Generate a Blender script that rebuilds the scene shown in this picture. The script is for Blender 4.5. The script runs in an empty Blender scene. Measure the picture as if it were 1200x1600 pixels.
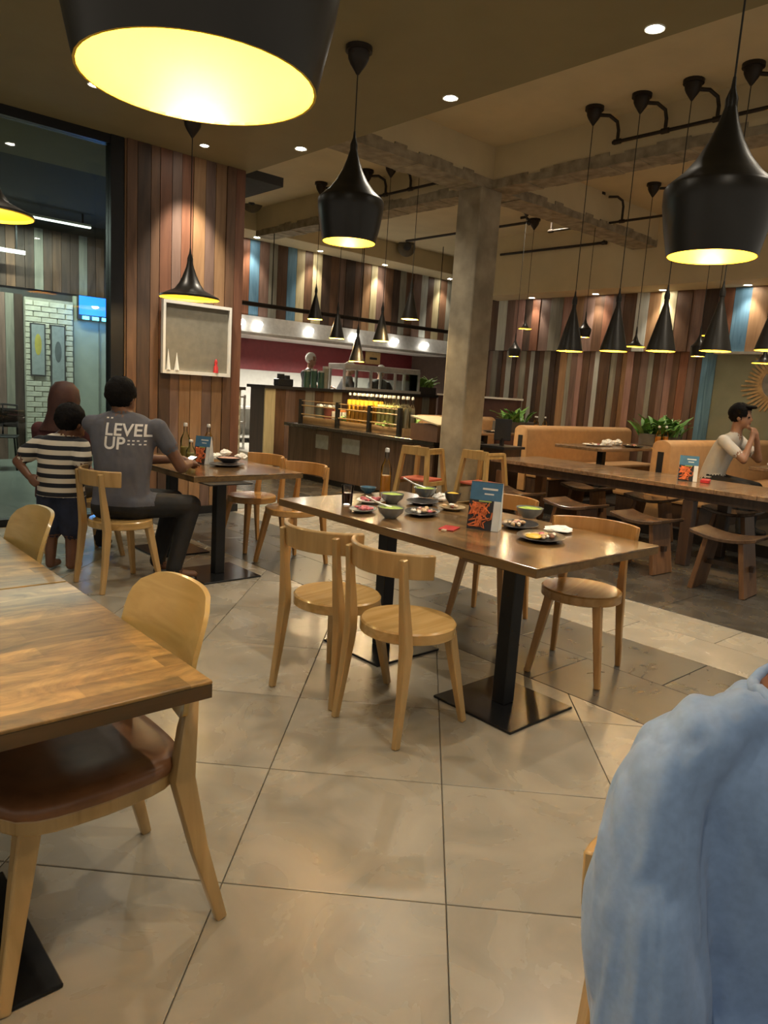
import bpy, bmesh, math, random
from mathutils import Vector, Matrix, Euler
from mathutils.kdtree import KDTree
from mathutils.bvhtree import BVHTree
random.seed(7)
R_ = math.radians
sc = bpy.context.scene
col = sc.collection

# ------------------------------------------------------------------ camera
# X runs right-and-away, Y left-and-away, Z up; solved from vanishing points
CAMH = 1.42
FPX = 1141.0
YAW, PITCH, ROLL = R_(47.74), R_(9.6), R_(3.68)
_f = Vector((math.cos(YAW)*math.cos(PITCH), math.sin(YAW)*math.cos(PITCH), -math.sin(PITCH)))
_r = Vector((math.sin(YAW), -math.cos(YAW), 0))
_u = _r.cross(_f)
CR = _r*math.cos(ROLL) + _u*math.sin(ROLL)
CU = -_r*math.sin(ROLL) + _u*math.cos(ROLL)
CF = _f
CAM = Vector((0, 0, CAMH))
cd = bpy.data.cameras.new('camera'); cam = bpy.data.objects.new('camera', cd); col.objects.link(cam)
cam.matrix_world = Matrix(((CR.x, CU.x, -CF.x, 0), (CR.y, CU.y, -CF.y, 0), (CR.z, CU.z, -CF.z, CAMH), (0, 0, 0, 1)))
cd.sensor_fit = 'AUTO'; cd.sensor_width = 36.0; cd.lens = FPX/1600*36; cd.clip_start = .02; cd.clip_end = 100
sc.camera = cam

def ray(x, y): return CF + CR*((x-600)/FPX) - CU*((y-800)/FPX)
def onZ(x, y, z): d = ray(x, y); return CAM + d*((z-CAMH)/d.z)
def onY(x, y, Y): d = ray(x, y); return CAM + d*(Y/d.y)
def onX(x, y, X): d = ray(x, y); return CAM + d*(X/d.x)
def atD(x, y, D): return CAM + ray(x, y)*D

# ------------------------------------------------------------------ world, exposure
w = bpy.data.worlds.new('World'); sc.world = w; w.use_nodes = True
w.node_tree.nodes['Background'].inputs[0].default_value = (1.0, .91, .76, 1)
w.node_tree.nodes['Background'].inputs[1].default_value = .22
sc.view_settings.view_transform = 'Standard'; sc.view_settings.look = 'None'
sc.view_settings.gamma = 1; sc.view_settings.use_curve_mapping = False
sc.view_settings.exposure = 0.95
sc.cycles.use_denoising = True
sc.cycles.max_bounces = 8; sc.cycles.sample_clamp_indirect = 4.0

DOWN_W = 54.0      # ceiling downlight
PEND_W = 7.0       # pendant bulb
WARM = (1.0, .88, .70); WHITE = (1.0, .92, .78)

# ------------------------------------------------------------------ mesh helpers
class MB:
    def __init__(s): s.v = []; s.f = []; s.m = []; s.cur = 0; s.M = Matrix.Identity(4)
    def add(s, vs, fs):
        b = len(s.v); s.v += [tuple(s.M @ Vector(v)) for v in vs]
        for f in fs: s.f.append([b+i for i in f]); s.m.append(s.cur)
        return s
    def box(s, c, d, rz=0, rot=None):
        m = rot if rot else Matrix.Rotation(rz, 3, 'Z'); c = Vector(c)
        vs = [c + m @ Vector((x*d[0]/2, y*d[1]/2, z*d[2]/2)) for x in (-1, 1) for y in (-1, 1) for z in (-1, 1)]
        return s.add(vs, [(0,1,3,2),(4,6,7,5),(0,4,5,1),(2,3,7,6),(0,2,6,4),(1,5,7,3)])
    def bb(s, a, b):
        return s.box([(a[i]+b[i])/2 for i in range(3)], [abs(b[i]-a[i]) for i in range(3)])
    def bar(s, p0, p1, a0, a1=None, ref=(0,0,1)):
        """square-section tapered bar; a = (width, depth)"""
        a1 = a1 or a0; p0 = Vector(p0); p1 = Vector(p1); t = (p1-p0).normalized(); ref = Vector(ref)
        if abs(t.dot(ref)) > .9: ref = Vector((1,0,0))
        x = (ref - t*t.dot(ref)).normalized(); y = t.cross(x); vs = []
        for p, a in ((p0, a0), (p1, a1)):
            for i, j in ((-1,-1),(1,-1),(1,1),(-1,1)): vs.append(p + x*(i*a[0]/2) + y*(j*a[1]/2))
        return s.add(vs, [(3,2,1,0),(4,5,6,7)]+[(i,(i+1)%4,4+(i+1)%4,4+i) for i in range(4)])
    def sweep(s, pts, ref=(0, 1, 0), k=.85):
        """one continuous square-section limb through (point, width) stations"""
        ref = Vector(ref); vs = []; m = len(pts)
        for i, (p, w_) in enumerate(pts):
            t = (Vector(pts[min(i+1, m-1)][0])-Vector(pts[max(i-1, 0)][0])).normalized(); y = (ref-t*t.dot(ref)).normalized(); x = y.cross(t)
            for a, b in ((-1, -1), (1, -1), (1, 1), (-1, 1)): vs.append(Vector(p)+x*(a*w_/2)+y*(b*w_*k/2))
        fs = [(i*4+j, i*4+(j+1) % 4, i*4+4+(j+1) % 4, i*4+4+j) for i in range(m-1) for j in range(4)]+[(3, 2, 1, 0), tuple((m-1)*4+j for j in range(4))]
        return s.add(vs, fs)
    def tube(s, pts, r, n=8, cap=True):
        pts = [Vector(p) for p in pts]; rs = r if isinstance(r, (list, tuple)) else [r]*len(pts)
        vs = []; fs = []; x = None
        for k, p in enumerate(pts):
            t = (pts[min(k+1, len(pts)-1)] - pts[max(k-1, 0)])
            t = t.normalized() if t.length > 1e-9 else Vector((0,0,1))
            if x is None: x = t.orthogonal().normalized()
            x = (x - t*t.dot(x)); x = x.normalized() if x.length > 1e-6 else t.orthogonal().normalized(); y = t.cross(x)
            for i in range(n):
                a = 2*math.pi*i/n; vs.append(p + (x*math.cos(a) + y*math.sin(a))*rs[k])
        m = len(pts)
        for k in range(m-1):
            for i in range(n): fs.append((k*n+i, k*n+(i+1)%n, (k+1)*n+(i+1)%n, (k+1)*n+i))
        if cap: fs += [tuple(range(n-1,-1,-1)), tuple((m-1)*n+i for i in range(n))]
        return s.add(vs, fs)
    def lathe(s, prof, n=24, c=(0,0,0), closed=False):
        c = Vector(c); vs = []; fs = []; m = len(prof)
        for r, z in prof:
            for i in range(n):
                a = 2*math.pi*i/n; vs.append(c + Vector((r*math.cos(a), r*math.sin(a), z)))
        for k in range(m-1 if not closed else m):
            k2 = (k+1) % m
            for i in range(n): fs.append((k*n+i, k*n+(i+1)%n, k2*n+(i+1)%n, k2*n+i))
        if not closed:
            if prof[0][0] > 1e-5: fs.append(tuple(range(n-1,-1,-1)))
            if prof[-1][0] > 1e-5: fs.append(tuple((m-1)*n+i for i in range(n)))
        return s.add(vs, fs)
    def surf(s, prof, n=24, c=(0,0,0)):
        c = Vector(c); vs = []; fs = []; m = len(prof)
        for r, z in prof:
            for i in range(n):
                a = 2*math.pi*i/n; vs.append(c + Vector((r*math.cos(a), r*math.sin(a), z)))
        for k in range(m-1):
            for i in range(n): fs.append((k*n+i, k*n+(i+1)%n, (k+1)*n+(i+1)%n, (k+1)*n+i))
        return s.add(vs, fs)
    def ell(s, c, r, n=12, m=8, rot=None):
        c = Vector(c); rot = rot or Matrix.Identity(3); vs = []; fs = []
        vs.append(c + rot @ Vector((0,0,-r[2])))
        for k in range(1, m):
            p = -math.pi/2 + math.pi*k/m
            for i in range(n):
                a = 2*math.pi*i/n
                vs.append(c + rot @ Vector((r[0]*math.cos(p)*math.cos(a), r[1]*math.cos(p)*math.sin(a), r[2]*math.sin(p))))
        vs.append(c + rot @ Vector((0,0,r[2]))); L = len(vs)-1
        for i in range(n): fs.append((0, 1+(i+1)%n, 1+i)); fs.append((L, L-n+i, L-n+(i+1)%n))
        for k in range(m-2):
            for i in range(n): fs.append((1+k*n+i, 1+k*n+(i+1)%n, 1+(k+1)*n+(i+1)%n, 1+(k+1)*n+i))
        return s.add(vs, fs)
    def prism(s, poly, z0, z1):
        n = len(poly); vs = [(p[0], p[1], z0) for p in poly] + [(p[0], p[1], z1) for p in poly]
        return s.add(vs, [tuple(range(n-1,-1,-1)), tuple(range(n, 2*n))] + [(i, (i+1)%n, n+(i+1)%n, n+i) for i in range(n)])
    def loft(s, rings, n=16):
        """rings: (center, rx, ry, [heading]) horizontal elliptical rings"""
        vs = []; fs = []
        for q in rings:
            c = Vector(q[0]); h = q[3] if len(q) > 3 else 0
            for i in range(n):
                a = 2*math.pi*i/n; x = q[1]*math.cos(a); y = q[2]*math.sin(a)
                vs.append(c + Vector((x*math.cos(h)-y*math.sin(h), x*math.sin(h)+y*math.cos(h), 0)))
        m = len(rings)
        for k in range(m-1):
            for i in range(n): fs.append((k*n+i, k*n+(i+1)%n, (k+1)*n+(i+1)%n, (k+1)*n+i))
        fs += [tuple(range(n-1,-1,-1)), tuple((m-1)*n+i for i in range(n))]
        return s.add(vs, fs)
    def mesh(s, name, mats, smooth=False, bevel=0, seg=2, fix=False):
        me = bpy.data.meshes.new(name); me.from_pydata(s.v, [], s.f)
        for mt in (mats if isinstance(mats, (list, tuple)) else [mats]): me.materials.append(mt)
        if any(s.m): me.polygons.foreach_set('material_index', s.m)
        bm = bmesh.new(); bm.from_mesh(me)
        if fix: bmesh.ops.recalc_face_normals(bm, faces=bm.faces)
        if bevel:
            es = [e for e in bm.edges if len(e.link_faces) == 2 and e.calc_face_angle(0) > .6]
            bmesh.ops.bevel(bm, geom=es, offset=bevel, segments=seg, affect='EDGES', profile=.5)
        bm.to_mesh(me); bm.free()
        if smooth:
            me.polygons.foreach_set('use_smooth', [True]*len(me.polygons))
            try: me.set_sharp_from_angle(angle=R_(smooth if smooth is not True else 50))
            except Exception: pass
        me.update(); return me
    def build(s, name, mats, parent=None, **k):
        return put(name, s.mesh(name, mats, **k), parent)

def put(name, me, parent=None, loc=None, rz=0):
    o = bpy.data.objects.new(name, me); col.objects.link(o)
    if parent is not None: o.parent = parent
    if loc is not None: o.location = loc
    if rz: o.rotation_euler = (0, 0, rz)
    return o
def tag(o, label=None, cat=None, group=None, kind=None):
    if label: o['label'] = label
    if cat: o['category'] = cat
    if group: o['group'] = group
    if kind: o['kind'] = kind
    return o
def thing(name, label, cat, loc=(0,0,0), rz=0, group=None):
    o = bpy.data.objects.new(name, None); col.objects.link(o); o.empty_display_size = .1
    o.location = loc; o.rotation_euler = (0, 0, rz)
    return tag(o, label, cat, group)
def struct(o): o['kind'] = 'structure'; return o
def dup(root, label, loc, rz=0, group=None, parent=None):
    """copy of a thing with its parts and sub-parts"""
    def rec(o, par):
        c = o.copy(); col.objects.link(c); c.parent = par
        for ch in list(o.children): rec(ch, c)
        return c
    c = rec(root, parent); c.location = loc; c.rotation_euler = (0, 0, rz)
    return tag(c, label, None, group)

# ------------------------------------------------------------------ materials
MATS = {}
def nodes(name):
    m = bpy.data.materials.new(name); m.use_nodes = True; nt = m.node_tree
    return m, nt, nt.nodes['Principled BSDF']
def N(nt, t, **k):
    n = nt.nodes.new(t)
    for a, b in k.items(): setattr(n, a, b)
    return n
def c4(c): return (c[0], c[1], c[2], 1)
def ramp(nt, fac, stops):
    r = N(nt, 'ShaderNodeValToRGB'); e = r.color_ramp.elements
    while len(e) < len(stops): e.new(.5)
    for i, (p, c) in enumerate(stops): e[i].position = p; e[i].color = c4(c)
    nt.links.new(fac, r.inputs[0]); return r.outputs[0]
def plain(name, c, rough=.5, metal=0, var=.12, scale=14, bump=0, spec=None, trans=0, ior=None, emit=None, es=1, coat=0, alpha=None):
    if name in MATS: return MATS[name]
    m, nt, b = nodes(name)
    tc = N(nt, 'ShaderNodeTexCoord'); nz = N(nt, 'ShaderNodeTexNoise'); nz.inputs['Scale'].default_value = scale; nz.inputs['Detail'].default_value = 4
    nt.links.new(tc.outputs['Object'], nz.inputs['Vector'])
    lo = [max(0, x*(1-var)) for x in c]; hi = [min(1, x*(1+var)) for x in c]
    nt.links.new(ramp(nt, nz.outputs['Fac'], [(.3, lo), (.7, hi)]), b.inputs['Base Color'])
    b.inputs['Roughness'].default_value = rough; b.inputs['Metallic'].default_value = metal
    if spec is not None: b.inputs['Specular IOR Level'].default_value = spec
    if trans: b.inputs['Transmission Weight'].default_value = trans
    if ior: b.inputs['IOR'].default_value = ior
    if coat: b.inputs['Coat Weight'].default_value = coat; b.inputs['Coat Roughness'].default_value = .1
    if emit: b.inputs['Emission Color'].default_value = c4(emit); b.inputs['Emission Strength'].default_value = es
    if alpha is not None: b.inputs['Alpha'].default_value = alpha
    if bump:
        bp = N(nt, 'ShaderNodeBump'); bp.inputs['Strength'].default_value = bump; bp.inputs['Distance'].default_value = .01
        nt.links.new(nz.outputs['Fac'], bp.inputs['Height']); nt.links.new(bp.outputs[0], b.inputs['Normal'])
    MATS[name] = m; return m
def wood(name, dark, light, axis=0, rough=.4, scale=9, stretch=14, coat=0, rnd=0.0, bump=.05, blocks=None, mottle=0):
    """grain runs along local axis; rnd = brightness change per object"""
    if name in MATS: return MATS[name]
    m, nt, b = nodes(name)
    tc = N(nt, 'ShaderNodeTexCoord'); mp = N(nt, 'ShaderNodeMapping')
    s = [stretch]*3; s[axis] = 1.2
    mp.inputs['Scale'].default_value = s; oi = N(nt, 'ShaderNodeObjectInfo')
    ad = N(nt, 'ShaderNodeVectorMath', operation='ADD'); ml = N(nt, 'ShaderNodeMath', operation='MULTIPLY'); ml.inputs[1].default_value = 37.
    nt.links.new(oi.outputs['Random'], ml.inputs[0]); nt.links.new(tc.outputs['Object'], ad.inputs[0]); nt.links.new(ml.outputs[0], ad.inputs[1])
    nt.links.new(ad.outputs[0], mp.inputs['Vector'])
    nz = N(nt, 'ShaderNodeTexNoise'); nz.inputs['Scale'].default_value = scale/6; nz.inputs['Detail'].default_value = 6; nz.inputs['Distortion'].default_value = .8
    nt.links.new(mp.outputs[0], nz.inputs['Vector'])
    colr = ramp(nt, nz.outputs['Fac'], [(.28, dark), (.72, light)])
    if blocks:
        br = N(nt, 'ShaderNodeTexBrick'); br.inputs['Scale'].default_value = 1; br.inputs['Mortar Size'].default_value = .0
        br.inputs['Brick Width'].default_value = blocks[0]; br.inputs['Row Height'].default_value = blocks[1]; br.inputs['Bias'].default_value = 0
        br.inputs['Color1'].default_value = (.55, .55, .55, 1); br.inputs['Color2'].default_value = (1.25, 1.25, 1.25, 1)
        mp2 = N(nt, 'ShaderNodeMapping'); mp2.inputs['Rotation'].default_value = (0, 0, blocks[2])
        nt.links.new(tc.outputs['Object'], mp2.inputs['Vector']); nt.links.new(mp2.outputs[0], br.inputs['Vector'])
        mx = N(nt, 'ShaderNodeMix', data_type='RGBA', blend_type='MULTIPLY'); mx.inputs[0].default_value = 1
        nt.links.new(colr, mx.inputs[6]); nt.links.new(br.outputs['Color'], mx.inputs[7]); colr = mx.outputs[2]
    if mottle:
        n3 = N(nt, 'ShaderNodeTexNoise'); n3.inputs['Scale'].default_value = 5.5; n3.inputs['Detail'].default_value = 8; n3.inputs['Roughness'].default_value = .68; n3.inputs['Distortion'].default_value = 1.5
        mp3 = N(nt, 'ShaderNodeMapping'); s3 = [1.8]*3; s3[axis] = .8; mp3.inputs['Scale'].default_value = s3
        nt.links.new(tc.outputs['Object'], mp3.inputs['Vector']); nt.links.new(mp3.outputs[0], n3.inputs['Vector'])
        mx3 = N(nt, 'ShaderNodeMix', data_type='RGBA', blend_type='MULTIPLY'); mx3.inputs[0].default_value = 1
        nt.links.new(colr, mx3.inputs[6]); nt.links.new(ramp(nt, n3.outputs['Fac'], [(.35, (1-mottle,)*3), (.62, (1+mottle*.55,)*3)]), mx3.inputs[7]); colr = mx3.outputs[2]
    if rnd:
        hs = N(nt, 'ShaderNodeHueSaturation'); mr = N(nt, 'ShaderNodeMapRange'); mr.inputs[3].default_value = 1-rnd; mr.inputs[4].default_value = 1+rnd
        nt.links.new(oi.outputs['Random'], mr.inputs[0]); nt.links.new(mr.outputs[0], hs.inputs['Value']); nt.links.new(colr, hs.inputs['Color']); colr = hs.outputs[0]
    nt.links.new(colr, b.inputs['Base Color']); b.inputs['Roughness'].default_value = rough
    if coat: b.inputs['Coat Weight'].default_value = coat; b.inputs['Coat Roughness'].default_value = .12
    if bump:
        bp = N(nt, 'ShaderNodeBump'); bp.inputs['Strength'].default_value = bump; bp.inputs['Distance'].default_value = .01
        nt.links.new(nz.outputs['Fac'], bp.inputs['Height']); nt.links.new(bp.outputs[0], b.inputs['Normal'])
    MATS[name] = m; return m
def glow(name, c, s):
    if name in MATS: return MATS[name]
    m, nt, b = nodes(name); b.inputs['Base Color'].default_value = c4(c); b.inputs['Emission Color'].default_value = c4(c); b.inputs['Emission Strength'].default_value = s
    MATS[name] = m; return m
def glass(name, c=(1,1,1), rough=.02, alpha=.12, spec=.5):
    """thin clear glass: mostly see-through with surface reflection"""
    if name in MATS: return MATS[name]
    m, nt, b = nodes(name)
    tr = N(nt, 'ShaderNodeBsdfTransparent'); gl = N(nt, 'ShaderNodeBsdfGlossy'); mx = N(nt, 'ShaderNodeMixShader'); fr = N(nt, 'ShaderNodeFresnel')
    tr.inputs[0].default_value = c4(c); gl.inputs['Roughness'].default_value = rough; fr.inputs['IOR'].default_value = 1.45
    nt.links.new(fr.outputs[0], mx.inputs[0]); nt.links.new(tr.outputs[0], mx.inputs[1]); nt.links.new(gl.outputs[0], mx.inputs[2])
    nt.links.new(mx.outputs[0], nt.nodes['Material Output'].inputs['Surface']); MATS[name] = m; return m

birch = wood('birch wood', (.36, .22, .078), (.52, .34, .145), 2, rough=.36, coat=.2)
birch_seat = wood('birch seat veneer', (.39, .235, .072), (.58, .38, .155), 0, rough=.25, coat=.45)
amber = wood('amber beech wood', (.36, .17, .045), (.52, .28, .09), 2, rough=.36, coat=.2)
amber_seat = wood('amber seat veneer', (.38, .18, .05), (.56, .31, .10), 0, rough=.22, coat=.5)
shell = wood('moulded plywood', (.42, .285, .09), (.57, .405, .155), 1, rough=.38, coat=.15)
tabletop = wood('worn stained table top', (.115, .062, .024), (.27, .155, .062), 1, rough=.24, coat=.6, blocks=(.55, .075, R_(90)), mottle=.3)
tabletop2 = wood('butcher block table top', (.25, .14, .04), (.43, .265, .085), 0, rough=.42, coat=.12, blocks=(.42, .07, 0), mottle=.5)
edge_dark = wood('dark table edge', (.045, .027, .011), (.095, .058, .024), 0, rough=.4)
edgewood = wood('table edge wood', (.10, .058, .022), (.19, .115, .045), 1, rough=.4)
comm_top = wood('dark plank top', (.13, .075, .04), (.30, .19, .11), 0, rough=.26, coat=.4, rnd=.2)
dkwood = wood('dark stained wood', (.03, .016, .010), (.07, .038, .022), 2, rough=.4, coat=.2)
stoolwood = wood('stool wood', (.05, .028, .016), (.13, .075, .042), 0, rough=.24, coat=.5)
stoolleg = wood('reddish stool leg', (.12, .055, .022), (.22, .11, .05), 2, rough=.4)
barwood = wood('bar stool wood', (.30, .18, .06), (.46, .30, .11), 2, rough=.45)
counterwood = wood('counter board', (.07, .042, .027), (.15, .092, .058), 2, rough=.5, rnd=.3)
blackmetal = plain('black powder metal', (.012, .012, .013), .42, .3, var=.1)
basemetal = plain('black base plate', (.022, .022, .024), .22, .6, var=.2)
pipe_m = plain('dark iron pipe', (.03, .022, .016), .5, .4)
shade_m = plain('black lamp shade', (.020, .017, .013), .36, .2, var=.1)
gold_m = plain('gold lamp lining', (.95, .63, .06), .35, 0, var=.05)
cordm = plain('black cord', (.02, .018, .014), .7)
leather = plain('tan leather seat', (.20, .085, .035), .32, var=.2, bump=.06)
booth_m = plain('tan booth leatherette', (.52, .30, .135), .5, var=.08)
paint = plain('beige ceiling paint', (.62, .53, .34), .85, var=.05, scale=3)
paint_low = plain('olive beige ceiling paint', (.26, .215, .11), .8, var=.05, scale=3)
concrete = plain('rough concrete', (.33, .285, .205), .85, var=.25, scale=5, bump=.25)
concrete_d = plain('raw concrete beam underside', (.30, .255, .18), .9, var=.35, scale=9, bump=.35)
steel = plain('brushed steel', (.70, .69, .66), .32, .45, var=.1)
maroon = plain('maroon kitchen wall', (.15, .022, .026), .45, var=.12)
white_m = plain('white matte', (.78, .76, .70), .6, var=.04)
ceramic = plain('grey ceramic', (.20, .22, .22), .25, coat=.3, var=.08)
darkcer = plain('dark stoneware', (.035, .035, .038), .28, var=.2, coat=.3)
blackboard_m = plain('black plastic', (.015, .016, .02), .35)
green_food = plain('green salsa', (.32, .47, .07), .5, var=.4, scale=60, bump=.4)
red_m = plain('red plastic', (.50, .03, .035), .35, var=.2)
yellow_food = plain('yellow sauce', (.80, .52, .06), .35, var=.1)
foodmix = plain('scraps of food', (.55, .40, .26), .6, var=.55, scale=70, bump=.6)
tissue_m = plain('white tissue', (.85, .83, .78), .8, var=.04, bump=.2)
skin_m = plain('brown skin', (.14, .062, .034), .5, var=.1)
skin_l = plain('light brown skin', (.33, .17, .10), .5, var=.1)
hair_m = plain('black hair', (.007, .006, .006), .8, var=.4, scale=60, bump=.5, spec=.12)
hair_b = plain('reddish brown headscarf', (.055, .018, .012), .7, var=.3, bump=.2)
greyshirt = plain('slate grey jersey', (.090, .092, .115), .85, var=.1, bump=.1)
blacktrs = plain('black trousers', (.010, .010, .011), .8, var=.2)
navy = plain('navy denim', (.012, .018, .045), .8, var=.3)
whiteshirt = plain('white shirt', (.60, .56, .50), .8, var=.05)
leaf_m = plain('green leaf', (.10, .24, .045), .45, var=.45, scale=20)
leaf_l = plain('light green leaf', (.22, .38, .08), .45, var=.4, scale=20)
brick_w = plain('cream painted brick', (.62, .60, .48), .7, var=.18, scale=9, bump=.2)
mortar_m = plain('grey mortar', (.36, .35, .28), .9)
# ================================================================== STRUCTURE
def slab(name, a, b, m, parent=None): 
    o = MB().bb(a, b).build(name, m, parent)
    return o if parent else struct(o)
ZL, ZH = 3.5, 4.08            # low ceiling, high ceiling
# ---- floor: grout bed and tiles, laid at 45 degrees in front, in straight bands further back
floor = slab('floor', (-4, -3, -.12), (15, 14, -.008), plain('grout', (.13, .11, .085), .9))
def tile_mat(name, c, rough, var):
    m, nt, b = nodes(name)
    tc = N(nt, 'ShaderNodeTexCoord'); oi = N(nt, 'ShaderNodeObjectInfo'); ml = N(nt, 'ShaderNodeMath', operation='MULTIPLY'); ml.inputs[1].default_value = 50
    ad = N(nt, 'ShaderNodeVectorMath', operation='ADD')
    nt.links.new(oi.outputs['Random'], ml.inputs[0]); nt.links.new(tc.outputs['Object'], ad.inputs[0]); nt.links.new(ml.outputs[0], ad.inputs[1])
    nz = N(nt, 'ShaderNodeTexNoise'); nz.inputs['Scale'].default_value = 3.2; nz.inputs['Detail'].default_value = 7; nz.inputs['Distortion'].default_value = 1.2
    nt.links.new(ad.outputs[0], nz.inputs['Vector'])
    colr = ramp(nt, nz.outputs['Fac'], [(.3, [x*(1-var) for x in c]), (.7, [x*(1+var) for x in c])])
    hs = N(nt, 'ShaderNodeHueSaturation'); mr = N(nt, 'ShaderNodeMapRange'); mr.inputs[3].default_value = .93; mr.inputs[4].default_value = 1.07
    nt.links.new(oi.outputs['Random'], mr.inputs[0]); nt.links.new(mr.outputs[0], hs.inputs['Value']); nt.links.new(colr, hs.inputs['Color'])
    nt.links.new(hs.outputs[0], b.inputs['Base Color'])
    rr = N(nt, 'ShaderNodeMapRange'); rr.inputs[3].default_value = rough-.07; rr.inputs[4].default_value = rough+.12
    nt.links.new(nz.outputs['Fac'], rr.inputs[0]); nt.links.new(rr.outputs[0], b.inputs['Roughness'])
    return m
tile_b = tile_mat('beige porcelain tile', (.29, .26, .205), .24, .14)
tile_g = tile_mat('slate grey tile', (.060, .059, .054), .27, .35)
tile_d = tile_mat('dark slate tile', (.052, .046, .038), .24, .3)
def tile_mesh(poly, m, th=.02):
    # poly in local xy about origin; top at z=0 with eased edge
    n = len(poly); c = Vector((sum(p[0] for p in poly)/n, sum(p[1] for p in poly)/n))
    ins = []
    for p in poly:
        v = Vector(p)-c; ins.append(c + v*(1-.003/max(v.length, .01)))
    mb = MB(); vs = [(p[0], p[1], -th) for p in poly] + [(p[0], p[1], -.0015) for p in poly] + [(p[0], p[1], 0) for p in ins]
    fs = [(i, (i+1)%n, n+(i+1)%n, n+i) for i in range(n)] + [(n+i, n+(i+1)%n, 2*n+(i+1)%n, 2*n+i) for i in range(n)] + [tuple(range(2*n, 3*n))]
    mb.add(vs, fs); return mb.mesh('tile', m)
T, G = .64, .0035
S2 = math.sqrt(.5)
full = None
def clip(poly, a, b, c):       # keep a*x+b*y<=c
    out = []
    for i in range(len(poly)):
        p, q = poly[i], poly[(i+1) % len(poly)]; dp, dq = a*p[0]+b*p[1]-c, a*q[0]+b*q[1]-c
        if dp <= 0: out.append(p)
        if dp*dq < 0: t = dp/(dp-dq); out.append((p[0]+(q[0]-p[0])*t, p[1]+(q[1]-p[1])*t))
    return out
ntile = 0
for i in range(-3, 16):
    for j in range(-12, 8):
        u, v = 1.857 + (i+.5)*T - T, .157 + (j+.5)*T     # u=(x+y)/sqrt2, v=(x-y)/sqrt2
        cx, cy = (u+v)*S2, (u-v)*S2
        if cx > 3.5 or cx < -1.3 or cy > 7.3 or cy < -.9: continue
        h = T/2-G/2; base = [(h*(a+b)*S2, h*(a-b)*S2) for a, b in ((-1,-1),(1,-1),(1,1),(-1,1))][::-1]
        w_ = [(cx+p[0], cy+p[1]) for p in base]
        k = clip(clip(w_, 1, 0, 3.0-G), 0, 1, 6.9)
        if len(k) < 3: continue
        if k == w_:
            if full is None: full = tile_mesh(base, tile_b)
            me = full
        else: me = tile_mesh([(p[0]-cx, p[1]-cy) for p in k], tile_b)
        put('tile', me, floor, (cx, cy, 0))
def band(x0, x1, nx, y0, y1, dy, m):
    dx = (x1-x0)/nx; me = tile_mesh([(-dx/2+G/2, -dy/2+G/2), (dx/2-G/2, -dy/2+G/2), (dx/2-G/2, dy/2-G/2), (-dx/2+G/2, dy/2-G/2)], m)
    for i in range(nx):
        y = y0+dy/2 + (dy*.5 if i % 2 else 0)
        while y < y1: put('tile', me, floor, (x0+dx*(i+.5), y, 0)); y += dy
band(3.0, 4.03, 2, .3, 9.4, .9, tile_g)
band(4.03, 4.87, 2, .3, 10.2, 1.0, tile_b)
band(4.87, 7.6, 4, .2, 10.2, 1.1, tile_d)
slab('floor_platform', (7.6, -3, -.008), (10.7, 9.6, .12), tile_mat('dark platform', (.05, .042, .034), .35, .3))
slab('floor_kitchen_step', (6.6, 10.78, -.008), (12.4, 13.0, .2), plain('white kitchen tile', (.55, .53, .47), .35, var=.1))
slab('floor_kitchen', (4.9, 10.2, -.008), (15, 13.4, .004), plain('white kitchen tile', (.55, .53, .47), .35, var=.1))
slab('floor_outside', (-6, 7.0, -.008), (4.9, 14, .003), plain('grey green terrazzo', (.20, .215, .185), .3, var=.12, scale=2))

# ---- ceilings, beams, column
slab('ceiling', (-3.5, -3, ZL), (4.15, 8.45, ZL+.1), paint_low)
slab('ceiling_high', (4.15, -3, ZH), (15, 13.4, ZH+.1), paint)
slab('wall_bulkhead', (4.10, -3, ZL+.1), (4.15, 8.45, ZH+.1), paint)
slab('ceiling_outside', (-6, 7.45, 3.6), (4.9, 14, 3.7), plain('dark outside ceiling', (.03, .03, .028), .8))
for k, (a, b) in enumerate([((4.15, 5.66, 3.66), (10.7, 6.01, ZH)), ((6.44, -3, 3.66), (6.72, 5.66, ZH)), ((6.44, 6.01, 3.66), (6.72, 10.5, ZH))]):
    t = struct(MB().bb((a[0], a[1], 3.70), b).build('trim_%d' % (k+1), paint))
    # ragged raw concrete strip under the painted beam
    mb = MB(); rnd = random.Random(k); along = 0 if b[0]-a[0] > 1 else 1; L = b[along]-a[along]; n = int(L/.16)
    for q in range(n):
        s0 = a[along]+L*q/n; s1 = a[along]+L*(q+1)/n; zt = 3.72+rnd.random()*.05
        lo = [a[0]-.012, a[1]-.012, 3.64+rnd.random()*.012]; hi = [b[0]+.012, b[1]+.012, zt]; lo[along] = s0; hi[along] = s1; mb.bb(lo, hi)
    mb.build('concrete_strip', concrete_d, t)
column = struct(MB().prism([(6.27, 5.66), (6.27, 6.01), (6.62, 6.01), (6.62, 5.66)][::-1], 0, 3.66).build('wall_column', concrete, bevel=.02))

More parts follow.
